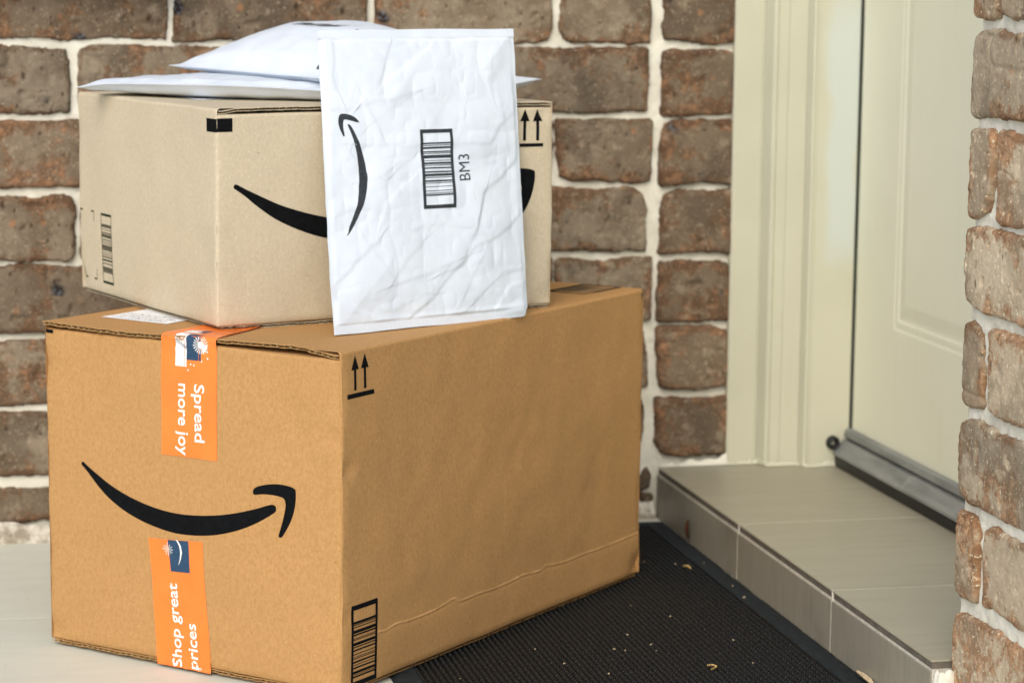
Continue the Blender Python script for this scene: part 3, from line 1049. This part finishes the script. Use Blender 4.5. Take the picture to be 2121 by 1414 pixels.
def top1(u, v):      # on the lid: u along R, v along L
    z = np.where(v > hw, zflapA(u, v), zflapB(u, v))
    return big.warp(big.xyz(u, v, z + .00045))
a = Art()
u0, u1, v0, v1 = .508, .609, .031, .072
for q in ((u0, v0, u1, v0 + .0035), (u0, v1 - .0035, u1, v1), (u0, v0, u0 + .0045, v1), (u1 - .0045, v0, u1, v1)):
    a.rect(*q)
u0 = .507; u1 = .574
a = Art()
barcode_u = [(0.12, .16), (.20, .23), (.27, .33), (.37, .39), (.43, .50), (.54, .57), (.62, .70), (.74, .77), (.82, .88)]
a.rect(.494, .027, .4995, .078); a.rect(.5695, .027, .5755, .078); a.rect(.4995, .027, .5695, .0320); a.rect(.4995, .073, .5695, .078)
a.done('lid_barcode', top1, M_INK, bigr)
a = Art()
for p, q in barcode_u: a.rect(.4997 + .0695 * p, .0322, .4997 + .0695 * q, .0728)
a.done('lid_barcode_bars', top1, M_INK_FAINT, bigr)

# shipping label on the lid, mostly under the upper carton
a = Art()
a.rect(.0560, .250, .158, .3355)
lab = a.done('shipping_label', lambda u, v: big.warp(big.xyz(u, v, zflapA(u, v) + .0005)), M_LABEL, bigr)
a = Art()
rs = random.Random(4)
for r_i in range(3):
    uu = .064 + r_i * .012
    vv = .328
    while vv > .258:
        wv = rs.uniform(.0012, .004)
        k = rs.choice([0, 1, 2])
        if k == 0: a.rect(uu, vv - wv, uu + .0012, vv)
        elif k == 1: a.rect(uu, vv - .0010, uu + .005, vv)
        else:
            a.poly([(uu, vv), (uu + .005, vv - wv), (uu + .005, vv - wv - .0012), (uu, vv - .0012)])
        vv -= wv + rs.uniform(.0008, .0022)
a.done('label_print', lambda u, v: big.warp(big.xyz(u, v, zflapA(u, v) + .0007)), M_INK_GREY, lab)

# orange tape over the top edge, then down the left face
PATH = np.array([(-.30, .0008), (-.010, .0009), (-.003, .0007), (.0012, -.0004), (.0022, -.0025), (.0018, -.0050), (.0012, -.0080), (.0008, -.0120), (.0006, -.0200), (.0006, -.1200)])
seg = np.r_[0, np.cumsum(np.hypot(*np.diff(PATH, axis=0).T))]
S0 = seg[3]                                      # arclength at the edge
def tape_top(off):
    def fn(u, v):
        """v: height on the face; above the lid it continues as length along the lid"""
        sarc = S0 + (H1 - .0004 - v)
        out = np.interp(sarc, seg, PATH[:, 0])
        dz = np.interp(sarc, seg, PATH[:, 1])
        wr = sstep(.018, .002, np.abs(sarc - S0 - .004))
        wob = wr * (.0010 * n2(u, sarc, 190, 3) + .0007 * n2(u, sarc, 90, 4))
        onface = np.clip(H1 + dz, 0, H1)
        bl = big.bulge('L', u, onface) * sstep(.0, .01, sarc - S0)
        nx = sstep(-.01, .012, sarc - S0)
        # gap the tape bridges between flap and wall differs left and right
        return big.warp(big.xyz(-(out + bl + (off + wob) * nx), big.w - u, H1 + dz + (off + np.abs(wob)) * (1 - nx)))
    return fn
a = Art()
U0, U1 = .1506, .2173
a.poly([(U0, .2097), (U1, .2097), (U1, H1 + .0030), (U0 + .047, H1 + .0065), (U0 + .036, H1 + .018), (U0 + .028, H1 + .25), (U0, H1 + .25)])
t1 = a.done('tape', tape_top(0), M_ORANGE, bigr, .0035)
o1 = .00012
a = Art()
a.rect(.1678, .2968, .1787, H1 + .010); a.rect(.1793, .2968, .1812, H1 + .010)
a.rect(.166, H1 + .014, .186, H1 + .028)
a.done('white_print', tape_top(o1), M_TWHITE, t1, .0035)
a = Art()
a.rect(.1814, .3036, .1955, H1 + .006); a.rect(.1964, .3036, .1987, H1 + .006); a.rect(.180, H1 + .018, .188, H1 + .032)
a.done('navy_print', tape_top(o1 * 1.6), M_NAVY, t1, .0035)
a = Art()
a.rect(.1788, .297, .1791, H1 + .006); a.rect(.1956, .304, .19605, .315); a.rect(.1963, .304, .19645, .315)
a.done('red_lines', tape_top(o1 * 2.2), M_RED, t1, .0035)
a = Art()
for k, (p, q) in enumerate((((.1678, .3225), (.1813, .3155)), ((.1678, .3205), (.1813, .3140)))):
    a.poly([p, q, (q[0], q[1] + .0007), (p[0], p[1] + .0007)])
a.done('edge_lines', tape_top(o1 * 2.6), M_NAVY, t1, .0035)
a = Art()
cx, cy = .1985, .3190
for k in range(20):
    t = k / 20 * 2 * math.pi + .08
    d = np.array([math.cos(t), math.sin(t)])
    e = np.array([-d[1], d[0]])
    c = np.array([cx, cy])
    r1 = .0088
    a.poly([c + d * .0030 - e * .0002, c + d * r1 - e * .00048, c + d * r1 + e * .00048, c + d * .0030 + e * .0002])
a.poly([(cx + .0034 * math.cos(t), cy + .0034 * math.sin(t)) for t in np.linspace(0, 2 * math.pi, 25)[:-1]])
# filled lower-right quadrant of the burst
a.poly([(cx, cy)] + [(cx + .0076 * math.cos(t), cy + .0076 * math.sin(t)) for t in np.linspace(-1.15, .1, 9)])
for p in ((.2061, .3129), (.2070, .3067), (.2000, .3034), (.1866, .2996), (.1905, .2990), (.1835, .2937)):
    a.poly([(p[0] + .00085 * math.cos(t), p[1] + .00085 * math.sin(t)) for t in np.linspace(0, 2 * math.pi, 13)[:-1]])
a.done('starburst_print', tape_top(o1 * 3), M_TWHITE, t1, .0035)
a = Art()
a.text('Spread', (.1908, .2810), (0, -1), .0119, .0555, .011)
a.text('more joy', (.1716, .2800), (0, -1), .0119, .0690, .011)
a.done('lettering', tape_top(o1 * 1.6), M_TWHITE, t1, .004)

# lower tape, slightly askew
def tape_low(off):
    def fn(u, v):
        k = (.127 - v) / .127
        uu = u + .0095 * k
        wr = sstep(.022, .004, v)
        wob = wr * (.0011 * n2(u, v * 1.6, 150, 13) + .0008 * n2(u, v, 320, 14))
        P = big.face('L', uu, np.maximum(v, .0022), .00045 + off + np.abs(wob) + .0004 * wr)
        P[..., 2] = np.where(v < .0022, big.zb + .0022 + (v - .0022) * .7 - .0003, P[..., 2])
        return P
    return fn
a = Art()
a.poly([(.1315, .1250), (.1983, .1287), (.1983, -.001), (.1315, -.001)])
t2 = a.done('tape', tape_low(0), M_ORANGE, bigr, .0035)
a = Art()
a.poly([(.1555, .1262), (.1808, .1276), (.1810, .0966), (.1560, .0950)])
a.done('navy_print', tape_low(o1), M_NAVY, t2, .004)
a = Art()
cx, cy = .1550, .1168
rs = random.Random(9)
for k in range(12):
    t = k / 12 * 2 * math.pi
    d = np.array([math.cos(t), math.sin(t)])
    e = np.array([-d[1], d[0]])
    c = np.array([cx, cy])
    r1 = rs.uniform(.0052, .0072)
    a.poly([c + d * .0005 - e * .00012, c + d * r1 - e * .00030, c + d * r1 + e * .00030, c + d * .0005 + e * .00012])
crv = np.array([(.1672, .1268), (.1701, .1222), (.1712, .1160), (.1700, .1095), (.1672, .1030)])
ctr = np.array([np.array([np.interp(t, np.linspace(0, 1, 5), crv[:, i]) for i in (0, 1)]) for t in np.linspace(0, 1, 17)])
wdt = .0002 + .00095 * np.sin(np.linspace(0.25, 1, 17) * math.pi)
a.poly(np.concatenate([ctr + np.c_[wdt, 0 * wdt], (ctr - np.c_[wdt * .8, 0 * wdt])[::-1]]))
a.poly([(.1648, .1270), (.1676, .1276), (.1674, .1266)])
a.done('smile_print', tape_low(o1 * 2), M_TWHITE, t2, .004)
a = Art()
a.text('Shop great', (.1626, .0005), (0, 1), .0119, .0830, .011)
a.text('prices', (.1827, .0010), (0, 1), .0119, .0450, .011)
a.done('lettering', tape_low(o1 * 1.6), M_TWHITE, t2, .004)

# ---------------------------------------------------------------- the upper carton
small = Carton((.24596, -.57615),   .32896, .35261, .3830, .2150, .3300, 0.0, .0058, 2)
small.bow = .0018
smr = empty('cardboard_box', (*(small.n + .5 * small.R * small.l + .5 * small.L * small.w), .330), 'smaller pale beige carton stacked on top of the big brown carton', 'box')
small.body('body', M_BEIGE, smr)
H2 = small.h
def zs2A(a, b): return H2 - .0004 + .0007 * n2(b, 0 * b, 14, 7) * np.exp(-np.clip(a, 0, 1) / .05) - .0022 * sstep(.02, .002, b) * np.exp(-np.clip(a, 0, 1) / .04)
def zs2B(a, b): return H2 - .0006 + .0009 * n2(b, 0 * b, 14, 8) * np.exp(-np.clip(a, 0, 1) / .05)
hl = small.l / 2
small.sheet('lid_flap', M_BEIGE, smr, 'a0', .0003, small.w - .001, .0026, hl - .0005, zs2A, .0034, .0009, 141)
small.sheet('lid_flap', M_BEIGE, smr, 'a0', .0008, small.w - .001, hl + .0005, small.l - .0026, zs2B, .0034, .0012, 151)
zb2 = lambda a, b: 0 * a + .0036 + .0003 * n2(b, 0 * b, 20, 5)
small.sheet('base_flap', M_BEIGE, smr, 'a0', .0018, small.w - .004, .005, hl - .001, zb2, .0032, .0009, 161)
small.sheet('base_flap', M_BEIGE, smr, 'a0', .0014, small.w - .004, hl + .001, small.l - .003, zb2, .0032, .0009, 166)
gL = lambda o: (lambda u, v: small.face('L', u, v, o))
gR = lambda o: (lambda u, v: small.face('R', u, v, o))
def fit_smile(P):      # the same mark, larger
    q = (P - np.array([.0468, .1885]))
    return np.array([.0175, .1385]) + q * np.array([1.304, 1.10])
a = Art()
a.poly(smooth_closed(fit_smile(SMILE), 3))
a.poly(smooth_closed(fit_smile(HEAD), 3))
a.done('smile_mark', gR(INK), M_INK, smr)
a = Art()
dx = 0.0
up_arrows(a, .3480 + dx, .3640 + dx, .2075, .1950, .1750, .0061, .00185, .3420 + dx, .3708 + dx, .1686, .1722)
a.done('up_arrow_mark', gR(INK), M_INK, smr)
a = Art()
a.rect(.00102, .1925, .0163, .2056)
a.done('corner_mark', gR(INK), M_INK, smr, .0012)
a = Art()
a.rect(small.w - .0220, .1922, small.w - .00102, .2050)
a.done('corner_mark', gL(INK), M_INK, smr, .0012)
a = Art()
barcode(a, .0650, .0945, .0155, .0905, .0011, .0026, [(.155, .168), (.325, .342), (.37, .382), (.457, .478), (.52, .530), (.655, .678), (.71, .722), (.765, .781), (.835, .845)], 0)
a.done('barcode', gL(INK), M_INK_GREEN, smr)
a = Art()
for p, q in ((.17, .20), (.225, .235), (.268, .285), (.295, .322), (.402, .412), (.43, .44), (.482, .516), (.555, .563), (.585, .595), (.613, .632), (.785, .83)):
    a.rect(.0662, .0905 - .075 * q, .0933, .0905 - .075 * p)
a.done('barcode_bars', gL(INK), M_INK_FAINT, smr)
t = .0008
for (cu, cv, du, dv) in ((.0040, .0910, 1, -1), (.0455, .0912, -1, -1), (.0120, .0168, 1, 1), (.0485, .0170, -1, 1)):
    a = Art()
    q = [(0, 0), (.0085, 0), (.0085, .0016), (t, .0016), (t, .0115), (0, .0115)]
    a.poly([(cu + du * x_, cv + dv * y_) for x_, y_ in q])
    a.done('bracket_mark', gL(INK), M_INK_GREEN, smr)
a = Art()
a.rect(.055, .16, .165, .325)
a.done('shipping_label', lambda u, v: small.warp(small.xyz(u, v, zs2A(v, u) + .0005)), M_LABEL, smr)

# ================================================================== ENVELOPES
# the one leaning against the upper carton
Eo, Ebr, Etl, Etr = (np.array(q) for q in ((.3517, -.6318, .3312), (.5704, -.5076, .3285), (.3505, -.5299, .6185), (.5625, -.4575, .6192)))
EN = np.cross(Ebr - Eo, Etl - Eo)
EN /= np.linalg.norm(EN)
CRE = [
    ([[.570, .953], [.548, .931], [.360, .846], [.276, .801], [.192, .757]], 1.0),
    ([[.353, .949], [.334, .917], [.281, .809], [.183, .746]], 1.1),
    ([[.032, .733], [.174, .735], [.256, .756], [.353, .760], [.452, .780]], .9),
    ([[.164, .613], [.404, .599], [.470, .603], [.635, .599], [.830, .603], [.886, .662], [.985, .716]], 1.0),
    ([[.985, .555], [.878, .475], [.781, .434], [.747, .342]], 1.4),
    ([[.993, .361], [.920, .313], [.798, .268], [.719, .253], [.656, .194], [.540, .169]], 1.6),
    ([[.793, .437], [.724, .302], [.657, .206], [.577, .155], [.496, .092], [.388, .038]], 1.7),
    ([[.296, .140], [.427, .163], [.620, .208]], 1.0),
    ([[1.006, .164], [.867, .159], [.805, .124], [.712, .068]], 1.1),
    ([[.015, .114], [.084, .092], [.206, .049], [.397, .038], [.605, .043], [.828, .048], [.996, .045]], 1.4),
    ([[.015, .166], [.094, .210], [.228, .299]], 1.0),
    ([[.993, .127], [.902, .113], [.817, .037]], 1.0),
    ([[.06, .97], [.075, .90], [.055, .84], [.08, .79]], 1.2),
    ([[.40, .49], [.33, .45], [.27, .41], [.24, .35]], .7),
    ([[.62, .93], [.66, .88], [.70, .80]], .5),
    ([[.06, .39], [.14, .41], [.24, .39]], .6),
    ([[.45, .33], [.55, .34], [.66, .32]], .5),
    ([[.86, .90], [.83, .82], [.85, .76]], .5),
]
EW, EH = .237, .300
_crs = [(np.array(p) * np.array([EW, EH]), a_) for p, a_ in CRE]
_rs = np.random.RandomState(3)
for _ in range(26):
    c = _rs.rand(2) * np.array([EW, EH] ) * .92 + .01
    t = _rs.uniform(0, math.pi)
    L_ = _rs.uniform(.008, .03)
    d = np.array([math.cos(t), math.sin(t)]) * L_
    _crs.append((np.array([c - d, c + _rs.randn(2) * .003, c + d]), _rs.uniform(.25, .7)))
def env_h(u, v):
    x, y = u * EW, v * EH
    xw = x + .0012 * n2(x, y, 70, 61)
    yw = y + .0012 * n2(x, y, 70, 62)
    h = np.zeros_like(x)
    for pts, amp in _crs:
        best = np.full(x.shape, 9.)
        sg = np.zeros(x.shape)
        for p, q in zip(pts[:-1], pts[1:]):
            d = q - p
            L2 = d @ d
            t = np.clip(((xw - p[0]) * d[0] + (yw - p[1]) * d[1]) / L2, 0, 1)
            ex, ey = xw - p[0] - t * d[0], yw - p[1] - t * d[1]
            dist = np.hypot(ex, ey)
            cr_ = np.sign(d[0] * ey - d[1] * ex)
            m = dist < best
            best = np.where(m, dist, best)
            sg = np.where(m, cr_, sg)
        sd_ = best * sg
        amp = min(amp, 1.25) * (-1 if amp > 1.05 else 1)
        h += amp * (.00010 * np.exp(-(best / .0030) ** 1.2) + .00052 * np.tanh(sd_ / .0024) * np.exp(-best / .011))
    ed = np.minimum(np.minimum(u, 1 - u) * EW, np.minimum(v, 1 - v) * EH)
    pad = .0042 * sstep(0, .07, ed) ** .8
    b1, b2 = n2(xw + .02 * n2(x, y, 9, 5), yw, 15, 81), n2(xw, yw + .02 * n2(x, y, 9, 6), 34, 82)
    h = h + .0022 * np.abs(b1) + .0017 * np.abs(b2) + .00060 * np.abs(n2(xw, yw, 80, 83))
    h = h * sstep(0, .008, ed) + pad
    h += .0010 * n2(x, y, 16, 63) * sstep(0, .03, ed) + .0003 * n2(x, y, 55, 64)
    # sealed strips: fine crimping top and bottom
    st = sstep(.9655, .9690, v)
    sb = sstep(.036, .030, v) * sstep(.05, .2, 1 - u)
    cr2 = np.sin(x / .0019 * 2 * math.pi + 2 * n2(x, y * .05, 40, 66)) * .00022 * (.6 + .4 * n2(x, y, 60, 65))
    h = h * (1 - st) + st * (.0006 + cr2 + .0006 * n2(x, 0 * y, 30, 67))
    h = h * (1 - sb) + sb * (.0008 + cr2 + .0008 * n2(x, 0 * y, 25, 68))
    # the strips sit a step lower than the padded body
    h += -.0010 * np.exp(-((v - .966) / .004) ** 2)
    return h
def env_base(u, v):
    u, v = u[..., None], v[..., None]
    return Eo * (1 - u) * (1 - v) + Ebr * u * (1 - v) + Etl * (1 - u) * v + Etr * u * v
def env_pt(off):
    def fn(u, v):
        # outline: ragged serrated foot, folded right-hand lower corner
        return env_base(u, v) + (env_h(u, v) + off)[..., None] * EN
    return fn
er = empty('padded_envelope', tuple((Eo + Ebr) / 2), 'white crumpled padded envelope printed BM3 leaning against the upper carton', 'envelope')
nu, nv = 760, 330
u = np.linspace(0, 1, nu)[:, None] * np.ones((1, nv))
v = np.linspace(0, 1, nv)[None, :] * np.ones((nu, 1))
lo = .0035 * (1 + n2(u * EW, 0 * u, 30, 71)) * .5 + .0012 * np.abs(np.mod(u * EW / .0032, 1) - .5)
lo = lo + .030 * sstep(.972, 1.0, u) ** 2
hi = .0022 * n2(u * EW, 0 * u, 14, 72)
vv = v * (1 - lo + hi) + lo * (1 - v) * 1.0
vv = lo * (1 - v) + (1 + hi) * v
sideL = .004 * n2(0 * v, v * EH, 14, 73) + .0022 * n2(0 * v, v * EH, 55, 74)
sideR = .003 * n2(0 * v, v * EH, 12, 75) + .0015 * n2(0 * v, v * EH, 60, 76)
uu = u * (1 + sideR) + sideL * (1 - u)
B = Build()
Pf = env_pt(0)(uu, vv)
hb = -.0030 * sstep(0, .03, np.minimum(np.minimum(u, 1 - u) * EW, np.minimum(v, 1 - v) * EH)) - .0004
Pb = env_base(uu, vv) + hb[..., None] * EN
B.grid(Pf)
B.grid(Pb, flip=True)
for q, fl_ in ((0, False), (-1, True)):
    B.grid(np.stack([Pf[q], Pb[q]], 0), flip=not fl_)
    B.grid(np.stack([Pf[:, q], Pb[:, q]], 0), flip=fl_)
B.make('pouch', M_POLY, er)
ESM = [[.1101, .6781], [.1159, .6817], [.1256, .6751], [.1469, .6454], [.171, .6022], [.1867, .554], [.1922, .506], [.1880, .4691], [.1719, .4272], [.1500, .3900], [.1250, .3570], [.0904, .3224], [.0808, .3197], [.088, .3257], [.0982, .3489], [.1254, .392], [.1432, .4335], [.1507, .4755], [.1535, .5178], [.1515, .5602], [.1433, .6029], [.1271, .6458]]
EHD = [[.0662, .6896], [.0708, .7081], [.0818, .7169], [.1093, .7164], [.1441, .7067], [.1628, .693], [.1663, .6876], [.1466, .6891], [.1156, .6966], [.096, .6985], [.0897, .6891], [.0879, .6679], [.0933, .6465], [.0874, .6429], [.0769, .6575], [.0682, .6762]]
EI = .00030
sc2 = lambda L_: [(p[0] * EW, p[1] * EH) for p in L_]
fE = lambda o: (lambda x, y: env_pt(o)(x / EW, y / EH))
a = Art()
a.poly(smooth_closed(sc2(ESM), 3))
a.poly(smooth_closed(sc2(EHD), 3))
a.done('smile_mark', fE(EI), M_INK_GREY, er, .0012)
a = Art()
q0, q1 = .4650 * EW, .6325 * EW
r0, r1 = .3890 * EH, .6560 * EH
EB = [(.168, .188), (.200, .208), (.222, .246), (.275, .291), (.300, .308), (.325, .366), (.392, .400), (.418, .442), (.452, .460), (.482, .498), (.530, .548), (.562, .592), (.604, .612), (.642, .662), (.674, .682), (.720, .727), (.772, .780), (.802, .810), (.820, .838)]
barcode(a, q0, q1, r0, r1, .0035, .0038, EB, 0)
a.done('barcode', fE(EI), M_INK_GREY, er, .0015)
a = Art()
a.text('BM3', (.7140 * EW, .4795 * EH), (-0.012, 1), .0130, .0265, -.002)
a.done('lettering', fE(EI), M_INK_GREY, er, .002)

# the two lying on top of the upper carton
def pillow(name, corners, z_edge, ht, hb, seed, label, prints, flat=.7, pw=.55, edge_r=.06, curl=None, NU=130, NV=130, zfun=None, rid=None):
    A0, N0, B0, F0 = (np.array(q) for q in corners)      # in the carton's R,L frame
    mid = (A0 + N0 + B0 + F0) / 4
    loc = small.n + mid[0] * small.R + mid[1] * small.L
    root = empty(name, (loc[0], loc[1], small.zb + H2), label, 'envelope')
    def base(u, v):
        u_, v_ = u[..., None], v[..., None]
        q = A0 * (1 - u_) * (1 - v_) + N0 * u_ * (1 - v_) + B0 * u_ * v_ + F0 * (1 - u_) * v_
        return small.n + q[..., :1] * small.R + q[..., 1:] * small.L
    LU, LV = np.linalg.norm(N0 - A0), np.linalg.norm(F0 - A0)
    def ed(u, v): return np.minimum(np.minimum(u, 1 - u) * LU, np.minimum(v, 1 - v) * LV)
    def prof(u, v):
        k = np.clip(np.sin(np.clip(u, 0, 1) * math.pi), 0, 1) ** pw * np.clip(np.sin(np.clip(v, 0, 1) * math.pi), 0, 1) ** pw
        return np.minimum(1, k * 1.12) if ht > .03 else k
    def wr(u, v):
        e = ed(u, v)
        seam = np.exp(-e / .03)
        return (.0018 * np.abs(n2(u * LU, v * LV, 20, seed)) + .0010 * np.abs(n2(u * LU, v * LV, 50, seed + 9)) + .0018 * seam * n2(u * LU, v * LV, 60, seed + 1)) * sstep(0, .008, e)
    def zt(u, v):
        e = ed(u, v)
        return zfun(u, v) + ht * prof(u, v) * sstep(.000, .02, e) + wr(u, v)
    def zbm(u, v):
        e = ed(u, v)
        return zfun(u, v) - hb * prof(u, v) ** .5 * sstep(-.002, .012, e) + .6 * wr(v, u) - .0005
    def top(off):
        return lambda u, v: np.concatenate([base(u, v), (zt(u, v) + off)[..., None]], -1)
    u = np.linspace(0, 1, NU)[:, None] * np.ones((1, NV))
    v = np.linspace(0, 1, NV)[None, :] * np.ones((NU, 1))
    us = u + .006 * n2(0 * u, v * LV, 30, seed + 4) * (1 - np.sin(u * math.pi))
    vs = v + .006 * n2(u * LU, 0 * u, 30, seed + 5) * (1 - np.sin(v * math.pi))
    T = np.concatenate([base(us, vs), zt(u, v)[..., None]], -1)
    Bt = np.concatenate([base(us, vs), zbm(u, v)[..., None]], -1)
    B = Build()
    B.grid(T)
    B.grid(Bt, flip=True)
    for q, fl_ in ((0, False), (-1, True)):
        B.grid(np.stack([T[q], Bt[q]], 0), flip=not fl_)
        B.grid(np.stack([T[:, q], Bt[:, q]], 0), flip=fl_)
    B.make('pouch', M_POLY, root)
    for nm, art, mt in prints:
        art.done(nm, top(.0003), mt, root, .02)
    return root
Ztop = small.zb + H2
def z_low(u, v):
    base = Ztop + .0118 + .0045 * np.sin(np.clip(u, 0, 1) * math.pi) * np.exp(-v / .12)
    # left tip curls up then dips at its very end, near side sags onto the lid
    tipA = np.exp(-((u ** 2 + v ** 2) / .05))
    tipB = np.exp(-(((1 - u) ** 2 + (1 - v) ** 2) / .03))
    return base + .0012 * tipA - .0035 * np.exp(-((u ** 2 + v ** 2) / .0035)) + .004 * tipB - .003 * u * (1 - v)
pillow('padded_envelope', [(-.034, .268), (.190, .004), (.462, .152), (.238, .412)], Ztop, .0115, .0145, 301,
       'flat white padded envelope lying directly on the pale carton, under the fatter one', [], zfun=z_low, pw=.38)
def z_up(u, v):
    return Ztop + .028 - .004 * u + .012 * v
a = Art()
a.rect(.31, .39, .324, .42); a.rect(.71, .40, .724, .43)
rs = random.Random(2)
x = .38
while x < .64:
    wv = rs.choice([.003, .005, .008])
    a.rect(x, .37, x + wv, .47)
    x += wv + rs.choice([.004, .006])
a2 = Art()
a2.poly([(.80, .055), (.80, .070), (.90, .070), (.90, .064), (.815, .064), (.90, .052), (.90, .046)])
pillow('padded_envelope', [(.100, .335), (.150, .020), (.352, .075), (.315, .385)], Ztop, .0425, .012, 401,
       'fat bulging white padded envelope on top of the whole pile', [('barcode', a, M_INK_GREY), ('printed_mark', a2, M_INK_GREY)], zfun=z_up, pw=.66)

# ================================================================== crumbs on the mat
def chip_mesh(name, seed, size):
    rs = np.random.RandomState(seed)
    n = 7
    t = np.sort(rs.rand(n) * 2 * math.pi)
    r = size * rs.uniform(.6, 1.1, n)
    el = rs.uniform(.35, .8)
    top = np.stack([r * np.cos(t), r * np.sin(t) * el, .0006 + rs.rand(n) * .0010], -1)
    bot = top * np.array([1.05, 1.05, 0])
    v = np.concatenate([top, bot])
    f = [tuple(range(n)), tuple(range(2 * n - 1, n - 1, -1))] + [(i, i + n, (i + 1) % n + n, (i + 1) % n) for i in range(n)]
    me = bpy.data.meshes.new(name)
    me.from_pydata(v.tolist(), [], f)
    me.update()
    return me
spots = [(.771, -.254, .0030, 1), (.835, -.385, .0024, 1), (.832, -.436, .0024, 1), (.767, -.603, .0030, 1), (.679, -.605, .0024, 0), (.678, -.629, .0020, 0), (.665, -.565, .0034, 0), (.638, -.614, .0032, 0), (.648, -.622, .0026, 0),
         (.576, -.657, .0022, 0), (.465, -.690, .0024, 0), (.802, -.272, .0018, 1), (.835, -.273, .0030, 1), (.730, -.500, .0015, 1), (.700, -.450, .0016, 1), (.610, -.700, .0016, 0), (.760, -.690, .0016, 0), (.560, -.600, .0014, 1)]
chips = [chip_mesh('mat_crumb', k, 1.0) for k in range(6)]
for m_c in chips: m_c.materials.append(M_CHIP)
for i, (x, y, s, k) in enumerate(spots):
    o = bpy.data.objects.new('mat_crumb', chips[i % 6])
    COL.objects.link(o)
    o.location = (x, y, .0046)
    o.scale = (s * .62, s * .62, .8)
    o.rotation_euler = (0, 0, i * 1.7)
    setp(o, 'tiny pale dry crumb scattered on the black ribbed mat', 'crumb', 'dry crumbs scattered over the mat')

def leaf(name, pts, wds, z, mat, label, lift=.004, tilt=None):
    pts = np.array(pts, float)
    n = len(pts)
    B = Build()
    d = np.gradient(pts, axis=0)
    nn = np.stack([-d[:, 1], d[:, 0]], -1)
    nn /= np.linalg.norm(nn, axis=1)[:, None] + 1e-9
    wds = np.array(wds)[:, None]
    zz = z + lift * np.sin(np.linspace(0, 1, n) * math.pi)
    rows = []
    for s, dz in ((-1, .0012), (-.4, 0), (.4, .0002), (1, .0014)):
        rows.append(np.concatenate([pts + nn * wds * s, (zz + dz)[:, None]], 1))
    P = np.stack(rows, 1)
    if tilt is not None: P = tilt(P)
    B.grid(P)
    B.grid(P - np.array([0, 0, .0004]), flip=True)
    o = B.make(name, mat)
    c = P.reshape(-1, 3).mean(0)
    o.data.transform(Matrix.Translation(-Vector(c)))
    o.location = c
    return setp(o, label, 'leaf')
leaf('straw_scrap', [(.712, -.692), (.716, -.695), (.7185, -.700), (.7165, -.705), (.712, -.707)], [.0008, .0012, .0012, .0012, .0007], .0052, M_LEAF, 'yellow bent straw scrap near the middle front of the black mat', .0010)
leaf('leaf_scrap', [(.806, -.288), (.810, -.292), (.812, -.298)], [.0012, .0022, .0010], .0050, M_LEAF, 'small yellow leaf scrap beside the mat border near the carton', .0012)
leaf('wood_flake', [(.8505, -.735), (.8500, -.752), (.8495, -.770), (.8488, -.790)], [.0012, .0030, .0034, .0012], .0045, M_CHIP, 'long pale wood flake at the foot of the step in front', .0016)
leaf('dry_leaf', [(.8480, -.150), (.8470, -.156), (.8470, -.163), (.8485, -.170)], [.0015, .0042, .0046, .0014], .0055, M_BROWN_LEAF, 'dark brown curled dry leaf standing against the shaded step riser', .004,
     tilt=lambda P: np.stack([P[..., 0] * 0 + .8515 - (P[..., 2] - .005) * .5, -.158 + (P[..., 0] - .8475) * 1.6, .006 + (P[..., 1] + .170) * 1.2], -1))
